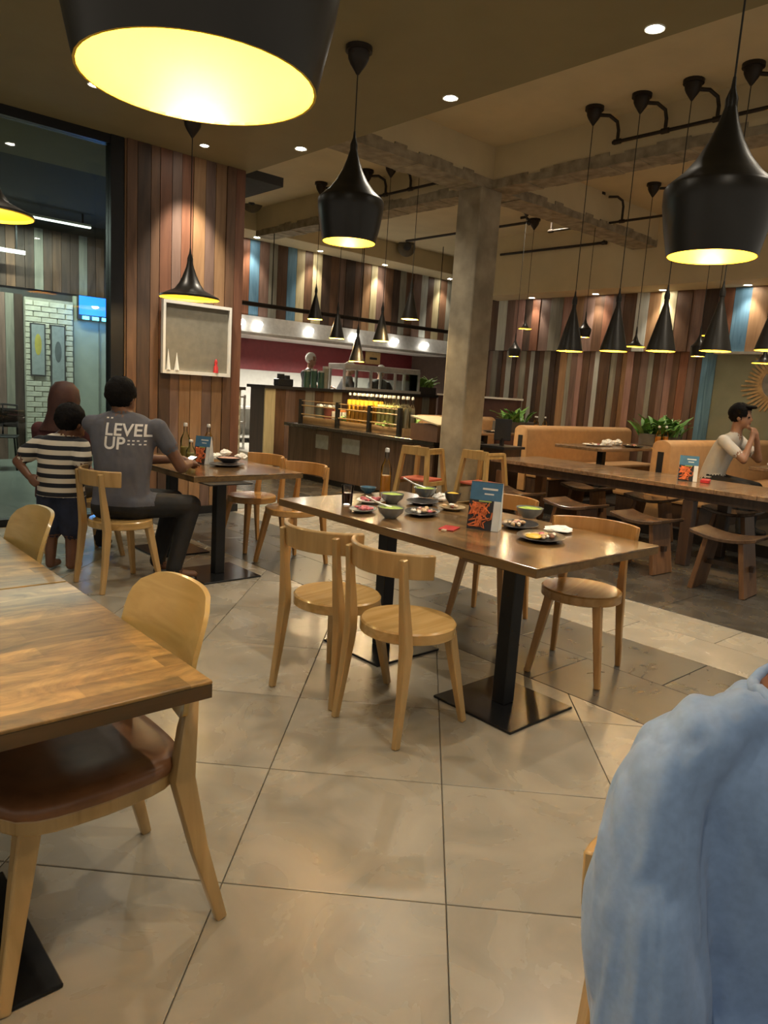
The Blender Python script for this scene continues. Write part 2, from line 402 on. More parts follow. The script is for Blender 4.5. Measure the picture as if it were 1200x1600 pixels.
# ---- wooden pier on the left with planks
PALE = {'brown': ((.085, .042, .022), (.17, .088, .046)), 'red': ((.15, .058, .030), (.26, .11, .058)), 'dark': ((.035, .020, .013), (.085, .048, .030)),
        'tan': ((.22, .12, .055), (.36, .21, .105)), 'cream': ((.46, .38, .20), (.64, .55, .34)), 'blue': ((.065, .16, .25), (.15, .29, .41)),
        'grey': ((.20, .19, .15), (.34, .32, .25)), 'pale': ((.42, .44, .40), (.62, .63, .56)), 'pink': ((.28, .15, .12), (.44, .26, .21)), 'mauve': ((.14, .085, .065), (.24, .15, .115))}
def plank_mat(k): return wood('plank '+k, PALE[k][0], PALE[k][1], 2, rough=.55, rnd=.22, bump=.15, stretch=10)
pier = slab('wall_pier', (2.87, 6.93, 0), (4.08, 7.4, ZL), plain('pier core', (.05, .03, .02), .8))
x = 2.86; seq = ['brown', 'dark', 'brown', 'dark', 'mauve', 'tan', 'tan', 'mauve', 'tan', 'brown', 'red']
ws = [.10, .13, .09, .12, .10, .12, .13, .11, .12, .10, .11]
for k, wd in zip(seq, ws):
    wd *= 1.23/sum(ws); d = random.uniform(.018, .034); mb = MB()
    if k in ('tan', 'dark') and random.random() < .6:
        zc = random.uniform(1.5, 2.6); put('plank', MB().bb((-wd/2+.003, -d, .08), (wd/2-.003, 0, zc-.002)).mesh('plank', plank_mat(k)), pier, (x+wd/2, 6.93, 0))
        k2 = random.choice(['brown', 'tan', 'red']); put('plank', MB().bb((-wd/2+.003, -d*.8, zc), (wd/2-.003, 0, ZL-.002)).mesh('plank', plank_mat(k2)), pier, (x+wd/2, 6.93, 0))
    else: put('plank', MB().bb((-wd/2+.003, -d, .08), (wd/2-.003, 0, ZL-.002)).mesh('plank', plank_mat(k)), pier, (x+wd/2, 6.93, 0))
    x += wd
for k, y in enumerate((6.99, 7.12, 7.25)):     # planks on the pier's left return
    put('plank', MB().bb((-.02, -.06, .08), (0, .06, ZL-.002)).mesh('plank', plank_mat(['tan', 'brown', 'tan'][k])), pier, (2.87, y, 0))
slab('baseboard_pier', (2.86, 6.875, 0), (4.09, 6.90, .08), blackmetal)

# ---- glass front with the mall outside
glz = thing('window_1', None, None); struct(glz)
fr = MB().bb((2.72, 6.93, 0), (2.84, 7.05, ZL)); fr.bb((-3.5, 6.94, ZL-.08), (2.72, 7.04, ZL)); fr.bb((-3.5, 6.94, 0), (2.72, 7.04, .06)); fr.bb((.9, 6.95, .06), (.96, 7.03, ZL-.08))
fr.build('window_frame', blackmetal, glz)
gm = glass('window glass', (.80, .84, .80))
MB().bb((.96, 6.985, .06), (2.72, 6.995, ZL-.08)).build('pane', gm, glz); MB().bb((-3.5, 6.985, .06), (.9, 6.995, ZL-.08)).build('pane', gm, glz)

YO = 12.0
wout = slab('wall_outside', (-6, YO+.02, 0), (4.9, YO+.2, 3.6), plain('dark outside wall', (.035, .035, .032), .7))
csw = plain('cream side wall', (.30, .29, .24), .7)
slab('wall_kitchen_left', (4.87, 8.55, 0), (4.95, 13.4, ZH), csw); slab('wall_kitchen_step', (4.0, 8.45, 0), (4.95, 8.55, ZH), csw); slab('wall_kitchen_return', (4.0, 7.4, 0), (4.08, 8.45, ZH), csw)
# brick panel between grey timber and the pale door
bw = thing('wall_brick', None, None); struct(bw)
MB().bb((3.40, YO-.06, 0), (4.10, YO+.02, 2.42)).build('mortar', mortar_m, bw)
bme = MB().bb((-.108, -.02, -.034), (.108, .012, .034)).mesh('brick', brick_w, bevel=.004, seg=1)
bhalf = MB().bb((-.05, -.02, -.034), (.05, .012, .034)).mesh('brick', brick_w, bevel=.004, seg=1)
for r in range(30):
    z = .05+r*.079
    if r % 2 == 0:
        for x in (3.515, 3.745, 3.975): put('brick', bme, bw, (x, YO-.06+random.uniform(-.004, .004), z))
    else:
        for x in (3.457, 4.04): put('brick', bhalf, bw, (x, YO-.06, z))
        for x in (3.632, 3.86): put('brick', bme, bw, (x, YO-.06+random.uniform(-.004, .004), z))
x = 2.3
for k in ['grey', 'dark', 'brown', 'grey', 'tan', 'grey', 'mauve', 'grey', 'dark']:
    put('plank', MB().bb((-.058, -.03, 0), (.058, 0, 2.45)).mesh('plank', plank_mat(k)), wout, (x+.06, YO+.02, 0)); x += .121
x = 2.0
for q in range(20):
    put('plank', MB().bb((-.062, -.03, 0), (.062, 0, .88)).mesh('plank', plank_mat(['dark', 'dark', 'grey', 'dark', 'brown'][q % 5])), wout, (x+.065, YO+.02, 2.55)); x += .13
dr = struct(MB().bb((4.12, YO-.03, 0), (4.86, YO+.02, 2.52)).build('door_1', plain('pale green door', (.42, .46, .38), .45, var=.1, scale=4)))
MB().bb((4.50, YO-.045, .1), (4.52, YO-.028, 2.45)).build('panel_joint', plain('door joint', (.2, .22, .18), .6), dr)
MB().bb((4.70, YO-.09, 1.2), (4.80, YO-.03, 1.225)).build('door_handle', steel, dr)

# ---- kitchen facade of painted boards, hood, back wall
YF = 11.2
fac = slab('wall_facade', (5.0, YF+.03, 2.48), (12.4, YF+.15, 3.75), plain('facade core', (.05, .03, .02), .8))
slab('ceiling_soffit_kitchen', (4.95, 10.55, 3.75), (12.4, YF+.15, ZH), paint)
x = 6.38
seqF = ['cream', 'red', 'blue', 'mauve', 'grey', 'brown', 'blue', 'cream', 'brown', 'cream', 'dark', 'brown', 'mauve', 'dark', 'brown', 'tan', 'cream', 'mauve', 'brown', 'dark', 'grey', 'brown', 'mauve', 'pale', 'brown', 'cream', 'brown', 'grey', 'dark', 'mauve', 'tan']
for q, k in enumerate(seqF):
    wd = .17+.05*((q*7) % 4)/3-.01*(k in ('cream', 'blue')); d = random.uniform(.015, .04)
    put('plank', MB().bb((-wd/2+.003, -d, 2.48), (wd/2-.003, 0, 3.748)).mesh('plank', plank_mat(k)), fac, (x+wd/2, YF+.03, 0)); x += wd
    if x > 12.2: break
MB().bb((5.0, YF-.01, 2.48), (6.37, YF+.03, 3.748)).build('plank', plank_mat('brown'), fac)
slab('wall_kitchen_back', (5.0, 13.0, 1.62), (13.5, 13.2, ZH), maroon)
slab('wall_kitchen_splash', (5.0, 12.98, 0), (13.5, 13.2, 1.62), plain('white splash tile', (.36, .355, .33), .3, var=.05))

# ---- right wall
XW = 10.7
rw = slab('wall_right', (XW, 2.0, 0), (XW+.2, 10.0, ZH), plain('wall core', (.06, .035, .025), .8))
slab('ceiling_soffit_right', (10.05, 1.5, 3.12), (XW, 9.0, ZH), paint)
rr = random.Random(11)
# upper boards
y = 9.4; seqU = ['dark', 'brown', 'pale', 'mauve', 'pink', 'dark', 'red', 'mauve', 'grey', 'pink', 'tan', 'mauve', 'brown', 'red', 'mauve', 'brown', 'pale', 'tan', 'cream', 'brown', 'mauve', 'dark', 'red', 'blue', 'tan', 'cream', 'grey', 'brown', 'pale', 'mauve', 'brown', 'red', 'tan', 'dark', 'grey', 'mauve']
for k in seqU:
    wd = rr.uniform(.16, .25); d = rr.uniform(.05, .075)
    put('plank', MB().bb((-d, -wd/2+.003, 2.235), (0, wd/2-.003, 3.118)).mesh('plank', plank_mat(k)), rw, (XW, y-wd/2, 0)); y -= wd
    if y < 2.1: break
# lower boards, narrower, then a plain panel beyond them
y = 9.4; seqD = ['dark', 'pale', 'brown', 'mauve', 'grey', 'dark', 'brown', 'pale', 'dark', 'mauve', 'grey', 'brown', 'pale', 'dark', 'brown', 'grey', 'dark', 'dark', 'tan', 'grey', 'mauve', 'pink', 'brown', 'mauve', 'pale', 'brown', 'brown', 'grey', 'brown', 'tan', 'pink', 'brown', 'mauve', 'grey', 'brown', 'mauve', 'pink', 'brown', 'red', 'mauve', 'brown', 'blue', 'blue', 'dark']
for q, k in enumerate(seqD):
    wd = rr.uniform(.085, .135); d = rr.uniform(.01, .035)
    put('plank', MB().bb((-d, -wd/2+.002, .12), (0, wd/2-.002, 2.232)).mesh('plank', plank_mat(k)), rw, (XW, y-wd/2, 0)); y -= wd
    if y < 4.9: break
MB().bb((XW-.02, 2.0, .12), (XW, 4.86, 2.2)).build('panel', plain('grey green panel', (.24, .25, .18), .6, var=.18, scale=2), rw)
MB().bb((XW-.14, 2.0, 2.2), (XW, 4.86, 2.235)).build('ledge', plain('grey ledge', (.42, .41, .36), .5), rw)
slab('wall_right_kitchen', (12.4, 10.0, 0), (12.6, 13.4, ZH), plain('wall core', (.06, .035, .025), .8)); slab('wall_right_return', (10.7, 9.9, 0), (12.6, 10.0, ZH), plain('wall core', (.06, .035, .025), .8))
hw = slab('wall_half', (9.9, 7.75, .12), (10.0, 9.6, 1.36), plain('brown half wall', (.075, .032, .025), .5))
MB().bb((9.86, 7.74, 1.36), (10.04, 9.6, 1.39)).build('coping', white_m, hw)

# ================================================================== LIGHT FITTINGS
def spot(name, loc, watt, colr=WARM, ang=110, blend=.7, rad=.05, parent=None, aim=None):
    l = bpy.data.lights.new(name, 'SPOT'); l.energy = watt; l.color = colr; l.spot_size = R_(ang); l.spot_blend = blend; l.shadow_soft_size = rad
    o = bpy.data.objects.new(name, l); col.objects.link(o)
    o.location = loc
    if aim: o.rotation_euler = (Vector(aim)-Vector(loc)).to_track_quat('-Z', 'Y').to_euler()
    if parent: o.parent = parent; o.matrix_parent_inverse = Matrix.Identity(4); o.location = Vector(loc)-parent.location
    return o
dl_glow = glow('downlight lens', (1.0, .93, .78), 45)
dl_ring = MB().lathe([(.04, 0), (.055, -.006), (.058, -.002), (.058, 0)], 20).mesh('trim_ring', white_m, smooth=True)
dl_lens = MB().lathe([(.001, -.003), (.04, -.003), (.04, 0)], 20).mesh('lens', dl_glow)
def downlight(x, y, z, label, watt=DOWN_W, group=None, tilt=None, ang=115, s=1):
    t = thing('ceiling_downlight', label, 'downlight', (x, y, z), group=group); t.scale = (s, s, s)
    put('trim_ring', dl_ring, t); put('lens', dl_lens, t)
    aim = tilt or (x, y, 0)
    spot('downlight_beam', (x, y, z-.03), watt, WARM, ang, .8, .04, t, aim)
    return t
for y, lb in [(2.43, 'round recessed downlight nearest the top edge, above the right hanging black pendant'), (4.0, 'round recessed downlight at the ceiling edge above the concrete column'),
              (5.85, 'round recessed downlight at the ceiling edge left of the middle black pendant')]:
    downlight(4.02, y, ZL, lb, group='downlights along the edge of the low ceiling')
downlight(3.42, 6.52, ZL, 'small recessed downlight shining down on the wooden pier', DOWN_W*1.9, ang=62, tilt=(3.50, 6.90, 1.9), s=.8)
for x, y in [(1.7, .4), (1.7, 2.6), (1.0, 4.6), (-.6, 2.2), (-.4, .2), (4.02, .6), (2.2, 5.9)]:
    downlight(x, y, ZL, 'recessed downlight in the low ceiling out of the picture', DOWN_W*.62, group='downlights of the low ceiling outside the view')
for k, p in enumerate([(396, 372), (495, 393), (592, 415), (688, 437)]):
    q = onZ(p[0], p[1], 3.75); downlight(q.x, min(q.y, 11.0), 3.75, ['leftmost', 'second from left', 'third from left', 'rightmost'][k]+' downlight over the painted kitchen boards', 34, 'downlights above the kitchen boards', (q.x, YF-.02, 2.4), 75, 1.1)
for k, p in enumerate([(840, 467), (938, 461), (1050, 457), (1183, 450)]):
    q = onZ(p[0], p[1], 3.12); downlight(min(q.x, 10.5), q.y, 3.12, ['leftmost, beside the column,', 'second from left', 'third from left', 'rightmost'][k]+' downlight over the right plank wall', 24, 'downlights above the right plank wall', (XW-.05, q.y, 1.6), 80, 1.1)
for k, (x, y) in enumerate([(8.6, 3.0), (8.6, 6.6), (5.4, 1.9), (5.2, 6.5), (5.2, 1.2), (7.05, 7.7), (7.2, 1.6)]):  # added lamps, kept unseen, to brighten the high-ceiling zone and buffet
    downlight(x, y, ZH, 'added fill downlight in the high ceiling, unseen', DOWN_W*1.35, group='added fill downlights of the high ceiling')

STOUT = [(.1725, 0), (.195, .10), (.2115, .20), (.2125, .255), (.203, .27), (.15, .315), (.105, .37), (.068, .435), (.042, .50), (.024, .56), (.02, .585)]
TALL = [(.125, 0), (.118, .03), (.033, .355), (.02, .40), (.017, .47)]
WIDE = [(.25, 0), (.247, .018), (.20, .040), (.125, .075), (.088, .125), (.058, .19), (.032, .26), (.020, .32)]
bulb_glow = glow('bulb glow', (1.0, .80, .36), 30)
def shade_mesh(prof, s, key):
    out = [(r*s, z*s) for r, z in prof]; th = .004
    o = MB().surf(out, 40); o.add([], [])
    n0 = len(o.f)
    ins = [(max(.004, r*s-th), z*s-(th*1.2 if z > .2 else .0)) for r, z in prof][::-1]
    return o.mesh('shade', shade_m, smooth=40), MB().surf(ins, 40).mesh('lining', gold_m, smooth=40), MB().lathe([(out[0][0]-th, 0), (out[0][0], 0), (out[0][0], .004), (out[0][0]-th, .004)], 40, closed=True).mesh('rim', gold_m)
SH = {}
def pendant(kind, loc, ztop, label, s=1.0, watt=PEND_W, group=None, rose=True, light=True, rad=.035):
    prof = {'stout': STOUT, 'tall': TALL, 'wide': WIDE}[kind]
    if (kind, s) not in SH: SH[kind, s] = shade_mesh(prof, s, kind)
    sm, lm, rm = SH[kind, s]
    t = thing('pendant_lamp', label, 'pendant lamp', loc, group=group)
    so = put('shade', sm, t); put('lining', lm, so); put('rim', rm, so)
    h = prof[-1][1]*s; L = ztop-loc[2]
    MB().tube([(0, 0, h-.01), (0, 0, L)], .004*max(1, s), 6).build('cord', cordm, t)
    MB().lathe([(.024*s, h-.03), (.024*s, h+.01), (.010, h+.05), (.006, h+.09)], 12).build('cap', shade_m, t, smooth=True)
    if rose: MB().lathe([(.008, L-.16), (.05, L-.10), (.065, L-.07), (.07, L-.03), (.085, L-.03), (.085, L)], 16).build('ceiling_rose', pipe_m, t, smooth=True)
    bz = {'stout': .13, 'tall': .075, 'wide': .06}[kind]*s; br = {'stout': .05, 'tall': .03, 'wide': .04}[kind]*s
    MB().ell((0, 0, bz+br), (br, br, br*1.2), 14, 10).build('bulb', bulb_glow, t, smooth=True)
    if light:
        l = bpy.data.lights.new('pendant_light', 'POINT'); l.energy = watt; l.color = (1.0, .74, .40); l.shadow_soft_size = rad*s
        o = bpy.data.objects.new('pendant_light', l); col.objects.link(o); o.parent = t; o.location = (0, 0, bz-.03*s)
    return t
q = atD(311, 131, 1.075); pendant('stout', (q.x, q.y, q.z), ZL, 'huge black dome pendant with glowing gold lining closest to the camera at top left', watt=9)
q = atD(545, 379, 4.74); pendant('stout', (q.x, q.y, q.z), ZL, 'middle black dome pendant hanging over the far end of the dirty table', watt=6)
q = atD(1111, 402, 2.96); pendant('stout', (q.x, q.y, q.z), ZL, 'large black dome pendant hanging at the right edge with bright gold rim', watt=6)
q = atD(296, 467, 6.2); pendant('wide', (q.x, q.y, q.z), ZL, 'wide flat black pendant hanging before the wooden pier', watt=6)
q = atD(-22, 335, 3.3); pendant('wide', (q.x, q.y, q.z), ZL, 'wide pendant cut by the left edge of the picture', watt=3, s=.8)
# row over the communal table: tall cones on an iron conduit
XT = 6.12
for k, (px, lb) in enumerate([(890, 'leftmost'), (958, 'second from left'), (1032, 'third from left'), (1117, 'fourth from left'), (1205, 'rightmost, cut by the frame edge,')]):
    q = onX(px, 549 if k < 4 else 548, XT); pendant('tall', (XT, q.y, q.z), ZH, lb+' tall cone pendant over the communal table', watt=5, group='tall black cone pendants over the communal table', s=1.0)
    if k == 0: y0 = q.y
    y1 = q.y
def conduit(name, label, X, ys, dx, zc=ZH, drop=.34, dy=-.12, r=.016, y_end=None):
    t = thing(name, label, 'pipe', (X, ys[0], zc))
    mb = MB(); mb.tube([(dx, dy+.05, -drop), (dx, (y_end if y_end is not None else ys[-1])-ys[0]+dy, -drop)], r, 10); mb.build('pipe', pipe_m, t, smooth=True)
    for y in ys:
        b = y-ys[0]; MB().tube([(.03, b, -.06), (dx*.6, b-.0+dy*.6, -.05), (dx*.92, b+dy*.92, -.09), (dx, b+dy, -.16), (dx, b+dy, -drop)], r, 10).build('branch', pipe_m, t, smooth=True)
        MB().tube([(dx, b+dy+.035, -drop), (dx, b+dy-.035, -drop)], r*1.5, 10).build('fitting', pipe_m, t, smooth=True)
    return t
ysr = [onX(px, 549, XT).y for px in (890, 958, 1032, 1117, 1205)]
conduit('conduit_pipe', 'dark iron conduit with elbows feeding the front row of cone pendants', XT, ysr, .24, drop=.26)
# second row further back, lower shades of two kinds
for px, py, kind, s, lb in [(803, 557, 'stout', .42, 'small dome pendant hanging just right of the concrete column'), (912, 527, 'stout', .42, 'small dome pendant between the first and second cone pendants'),
        (992, 542, 'wide', .50, 'flat wide pendant glowing between the second and third cone pendants'), (1090, 557, 'stout', .45, 'small dome pendant left of the fourth cone pendant'),
        (820, 514, 'wide', .42, 'brightly flaring flat pendant beside the concrete column'), (1115, 525, 'wide', .58, 'flat wide pendant hidden behind the fourth cone pendant'), (1193, 568, 'wide', .5, 'flat wide pendant at the right edge above the sunburst mirror')]:
    XR = 9.3 if px in (820, 1115) else 8.6
    q = onX(px, py, XR); pendant(kind, (XR, q.y, q.z), ZH, lb, s=s, watt=3, group='small pendants over the booths')
conduit('conduit_pipe', 'thin dark conduit on the far ceiling over the booths', 8.6, [6.7, 5.6, 4.9, 4.1], .2, y_end=3.2)
conduit('conduit_pipe', 'straight thin conduit on the ceiling just right of the column', 8.9, [7.25], .1, y_end=9.9, drop=.12, r=.02)
conduit('conduit_pipe', 'lower straight thin conduit further right of the column', 9.9, [6.6], .1, y_end=8.6, drop=.3, r=.02)
# kitchen-side row over the buffet
XB = 6.15
for px, py, lb in [(492, 499, 'leftmost, high'), (526, 529, 'second from left'), (557, 565, 'lowest'), (595, 533, 'fourth from left'), (640, 499, 'rightmost, high')]:
    q = onX(px, py, XB); pendant('tall', (XB, q.y, q.z), ZH, lb+' small cone pendant above the juice buffet', s=.82, watt=22, group='cone pendants above the buffet')
conduit('conduit_pipe', 'dark iron conduit with elbows feeding the pendants over the buffet', XB, [onX(px, py, XB).y for px, py in ((492, 499), (526, 529), (557, 565), (595, 533), (640, 499))], .22, drop=.26)
# outside strip lights
for x0, x1, y, z, lb in [(1.0, 4.1, 11.2, 3.42, 'upper long bright strip light on the ceiling behind the glass'), (1.0, 3.35, 11.7, 2.98, 'short lower strip light behind the glass')]:
    t = thing('strip_light', lb, 'strip light', (x0, y, z)); MB().bb((0, -.03, .02), (x1-x0, .03, .05)).build('housing', white_m, t); MB().bb((0, -.022, 0), (x1-x0, .022, .02)).build('tube', glow('strip glow', (.85, .95, .90), 2.2), t)
    MB().bb((.1, -.01, .05), (.12, .01, 3.6-z)).bb((x1-x0-.12, -.01, .05), (x1-x0-.1, .01, 3.6-z)).build('hanger', blackmetal, t)
l = bpy.data.lights.new('outside_strip', 'AREA'); l.shape = 'RECTANGLE'; l.size = 3; l.size_y = .06; l.energy = 75; l.color = (.88, 1, .92)
o = bpy.data.objects.new('outside_strip', l); col.objects.link(o); o.location = (2.6, 11.2, 3.40)
# ================================================================== FURNITURE
# ---- bistro chair: round seat, bent top rail; faces local +X
def make_bistro(m_leg, m_seat, label, loc, rz, group):
    t = thing('bistro_chair', label, 'chair', loc, rz, group)
    ring = [(.196, .402), (.207, .408), (.207, .448), (.200, .455), (.17, .4535), (.08, .449), (.002, .448)]
    MB().lathe([(.002, .402)]+ring, 40).build('seat', m_seat, t, smooth=40)
    for s in (-1, 1):
        MB().bar((.13, s*.125, .41), (.195, s*.185, 0), (.048, .044), (.030, .028)).build('leg', m_leg, t, bevel=.004, seg=1)
        pts = [((-.225, s*.185, 0), .030), ((-.200, s*.175, .20), .038), ((-.182, s*.165, .40), .048), ((-.188, s*.160, .48), .046), ((-.205, s*.156, .62), .036), ((-.222, s*.155, .775), .030)]
        MB().sweep(pts).build('leg', m_leg, t, bevel=.004, seg=1, fix=True)
    vs = []; fs = []; n = 18; ri, ro = .242, .262
    for k in range(n+1):
        a = math.pi + R_(-62+124*k/n)
        for r, z in ((ri, .695), (ro, .692), (ro+.006, .792), (ri+.006, .795)): vs.append((.0+r*math.cos(a)*.98, r*math.sin(a), z))
    for k in range(n):
        for j in range(4): fs.append((k*4+j, k*4+(j+1) % 4, k*4+4+(j+1) % 4, k*4+4+j))
    fs += [(3, 2, 1, 0), (n*4, n*4+1, n*4+2, n*4+3)]
    MB().add(vs, fs).build('top_rail', m_leg, t, smooth=40, bevel=.004, seg=1, fix=True)
    return t
gB = 'pale round-seat chairs'
ch = make_bistro(birch, birch_seat, 'pale round-seat chair nearest the camera at the dirty table, seat fully visible', (2.125, 2.14, 0), R_(3), gB)
dup(ch, 'pale round-seat chair behind the nearest one at the dirty table', (2.10, 2.60, 0), R_(12), gB)
dup(ch, 'pale round-seat chair under the man in the grey shirt', (1.93, 4.74, 0), R_(6), gB)
dup(ch, 'pale round-seat chair beyond the seated man, mostly hidden', (2.02, 5.62, 0), R_(10), gB)
gA = 'amber round-seat chairs'
ca = make_bistro(amber, amber_seat, 'glossy amber round-seat chair at the right corner of the dirty table', (3.30, 2.05, 0), R_(180+17), gA)
dup(ca, 'amber round-seat chair half hidden behind the menu card', (3.53, 2.86, 0), R_(180+17), gA)
dup(ca, 'amber round-seat chair at the left table, nearer of two', (3.27, 4.68, 0), R_(180+8), gA)
dup(ca, 'amber round-seat chair at the left table, further of two', (3.30, 5.32, 0), R_(180+6), gA)

# ---- plywood shell chair with leather seat; faces local +X
def make_shell(label, loc, rz, group):
    t = thing('shell_chair', label, 'chair', loc, rz, group)
    # back plate: curved, rounded corners
    n, m = 16, 12; vs = []; fs = []
    W, z0, z1 = .43, .545, .875
    for side in (0, 1):
        for j in range(m+1):
            v = -1+2*j/m
            for i in range(n+1):
                u = -1+2*i/n
                # superellipse squeeze for rounded corners
                p = 5; uu = u*(max(0, 1-abs(v)**p*.55))**.5 if abs(v) > 0 else u
                y = uu*W/2; z = (z0+z1)/2+v*(z1-z0)/2*(1-.06*abs(u)**4)
                x = -.235+.055*(y/(W/2))**2-.07*(z-z0)/(z1-z0)+.012*math.cos(v*1.5)
                vs.append((x-(.014 if side else 0), y, z))
    K = (n+1)*(m+1)
    for j in range(m):
        for i in range(n):
            a = j*(n+1)+i; fs.append((a, a+1, a+n+2, a+n+1)); fs.append((K+a+n+1, K+a+n+2, K+a+1, K+a))
    rim = [i for i in range(n+1)]+[j*(n+1)+n for j in range(1, m+1)]+[m*(n+1)+i for i in range(n-1, -1, -1)]+[j*(n+1) for j in range(m-1, 0, -1)]
    for a, b in zip(rim, rim[1:]+rim[:1]): fs.append((b, a, K+a, K+b))
    MB().add(vs, fs).build('backrest', shell, t, smooth=60, fix=True)
    def seatpoly(e, n=40):
        out = []
        for k in range(n):
            a = 2*math.pi*k/n; c, s = math.cos(a), math.sin(a); f = (abs(c)**4+abs(s)**4)**(-.25)
            x = c*f*(.225+e); y = s*f*(.215+e); y *= 1-.10*(1 if x < 0 else 0)*(-x/.225); out.append((x, y))
        return out
    MB().prism(seatpoly(.0), .395, .435).build('seat_frame', birch, t, bevel=.006)
    vs = []; fs = []; rings = [(.003, .435), (.008, .452), (.0, .468), (-.03, .476), (-.12, .470)]
    n = 40
    for e, z in rings: vs += [(p[0], p[1], z) for p in seatpoly(e, n)]
    for k in range(len(rings)-1):
        for i in range(n): fs.append((k*n+i, k*n+(i+1) % n, (k+1)*n+(i+1) % n, (k+1)*n+i))
    fs += [tuple(range(n-1, -1, -1)), tuple((len(rings)-1)*n+i for i in range(n))]
    MB().add(vs, fs).build('seat_cushion', leather, t, smooth=50)
    for s in (-1, 1):
        MB().bar((.16, s*.16, .40), (.235, s*.215, 0), (.052, .05), (.030, .030)).build('leg', birch, t, bevel=.006)
        pts = [((-.295, s*.235, 0), .030), ((-.235, s*.215, .22), .042), ((-.195, s*.195, .42), .056), ((-.215, s*.180, .54), .044), ((-.235, s*.165, .62), .030)]
        MB().sweep(pts).build('leg', birch, t, bevel=.006, seg=2, smooth=40, fix=True)
    return t
sh = make_shell('plywood-backed chair with tan leather seat tucked under the near left table', (.605, 1.77, 0), R_(180), 'plywood-backed chairs')
dup(sh, 'plywood-backed chair at the far left table, only its rounded back showing', (.605, 2.97, 0), R_(180), 'plywood-backed chairs')
# companion's chair, turned to face right
dup(ch, 'pale round-seat chair behind the person in the blue shirt', (1.02, .285, 0), YAW+R_(180), gB).scale = (.96, .96, .94)

# ---- tables
def table(name, label, x0, x1, y0, y1, bases, mt, h=.73, th=.042, group='dining tables', edge=edgewood, bs=.46):
    t = thing(name, label, 'table', ((x0+x1)/2, (y0+y1)/2, 0), group=group); ox, oy = (x0+x1)/2, (y0+y1)/2
    top = MB(); top.bb((x0-ox, y0-oy, h-.009), (x1-ox, y1-oy, h)).build('table_top', mt, t, bevel=.003, seg=2)
    MB().bb((x0-ox+.001, y0-oy+.001, h-th), (x1-ox-.001, y1-oy-.001, h-.009)).build('edge_band', edge, t)
    for bx, by in bases:
        MB().bb((bx-ox-.0375, by-oy-.0375, .012), (bx-ox+.0375, by-oy+.0375, h-th)).build('post', blackmetal, t, bevel=.004, seg=1)
        MB().bb((bx-ox-bs/2, by-oy-bs/2, 0), (bx-ox+bs/2, by-oy+bs/2, .012)).build('base_plate', basemetal, t, bevel=.003, seg=1)
        MB().bb((bx-ox-.17, by-oy-.17, h-th-.008), (bx-ox+.17, by-oy+.17, h-th)).build('mount_plate', blackmetal, t)
    return t
table('dining_table', 'long stained wooden table strewn with used dishes', 2.44, 3.45, 1.73, 3.63, [(2.63, 1.985), (2.65, 2.87)], tabletop)
table('dining_table', 'stained wooden table where the man in grey sits', 2.40, 3.33, 4.63, 6.1, [(2.62, 4.66), (2.66, 5.50)], tabletop)
table('dining_table', 'near butcher-block table at the lower left', -.15, .80, 1.43, 2.40, [(.25, 1.80)], tabletop2, edge=edge_dark, bs=.5)
table('dining_table', 'second butcher-block table pushed behind the near left one', -.15, .80, 2.41, 3.40, [(.25, 2.9)], tabletop2, edge=edge_dark, bs=.5)

# ---- communal table of planks with post legs
CX0, CX1, CY0, CY1 = 6.38, 7.28, .6, 5.3
t = thing('communal_table', 'long dark communal table topped with cross planks', 'table', ((CX0+CX1)/2, (CY0+CY1)/2, 0)); ox, oy = t.location.x, t.location.y
n = 13
for k in range(n):
    a = CY0+(CY1-CY0)*k/n; b = CY0+(CY1-CY0)*(k+1)/n
    put('plank', MB().bb((-(CX1-CX0)/2, -(b-a)/2+.0015, .69), ((CX1-CX0)/2, (b-a)/2-.0015, .73)).mesh('plank', comm_top, bevel=.002, seg=1), t, (0, (a+b)/2-oy, random.uniform(-.0008, .0008)))
MB().bb((CX0-ox+.06, CY0-oy+.1, .60), (CX0-ox+.09, CY1-oy-.06, .689)).bb((CX1-ox-.09, CY0-oy+.1, .60), (CX1-ox-.06, CY1-oy-.06, .689)).build('apron', dkwood, t)
for y in (CY1-.12, 3.0, CY0+.2):
    for x in (CX0+.08, CX1-.08): MB().bb((x-ox-.05, y-oy-.05, 0), (x-ox+.05, y-oy+.05, .60)).build('leg', stoolleg if y > 5 else dkwood, t, bevel=.005, seg=1)
# saddle stools
def make_stool(label, loc, rz, group):
    t = thing('saddle_stool', label, 'stool', loc, rz, group)
    n = 14; vs = []; fs = []
    for k in range(n+1):
        y = -.25+.5*k/n; z = .415+.040*(y/.25)**2
        vs += [(-.18, y, z), (.18, y, z), (.18, y, z+.030), (-.18, y, z+.030)]
    for k in range(n):
        for j in range(4): fs.append((k*4+j, k*4+4+j, k*4+4+(j+1) % 4, k*4+(j+1) % 4))
    fs += [(0, 1, 2, 3), (n*4+3, n*4+2, n*4+1, n*4)]
    MB().add(vs, fs).build('seat', stoolwood, t, smooth=40, bevel=.004, seg=1, fix=True)
    for s in (-1, 1):
        MB().bar((0, s*.13, .425), (0, s*.20, 0), (.04, .27), (.04, .30), ref=(0, 1, 0)).build('leg', stoolleg, t, bevel=.004, seg=1)
        MB().box((0, s*.186, .22), (.05, .06, .045)).build('tenon', dkwood, t)
    MB().bb((-.018, -.20, .20), (.018, .20, .24)).build('stretcher', dkwood, t)
    return t
gS = 'saddle stools along the communal table'
st = make_stool('dark saddle stool with a reddish plank leg, nearest at the right edge', (5.83, 2.36, 0), R_(4), gS)
for k, y in enumerate((3.12, 3.86, 4.6)):
    dup(st, ['second', 'third', 'fourth'][k]+' saddle stool from the right on the near side of the communal table', (5.92+.03*k, y, 0), R_(random.uniform(-6, 6)), gS)
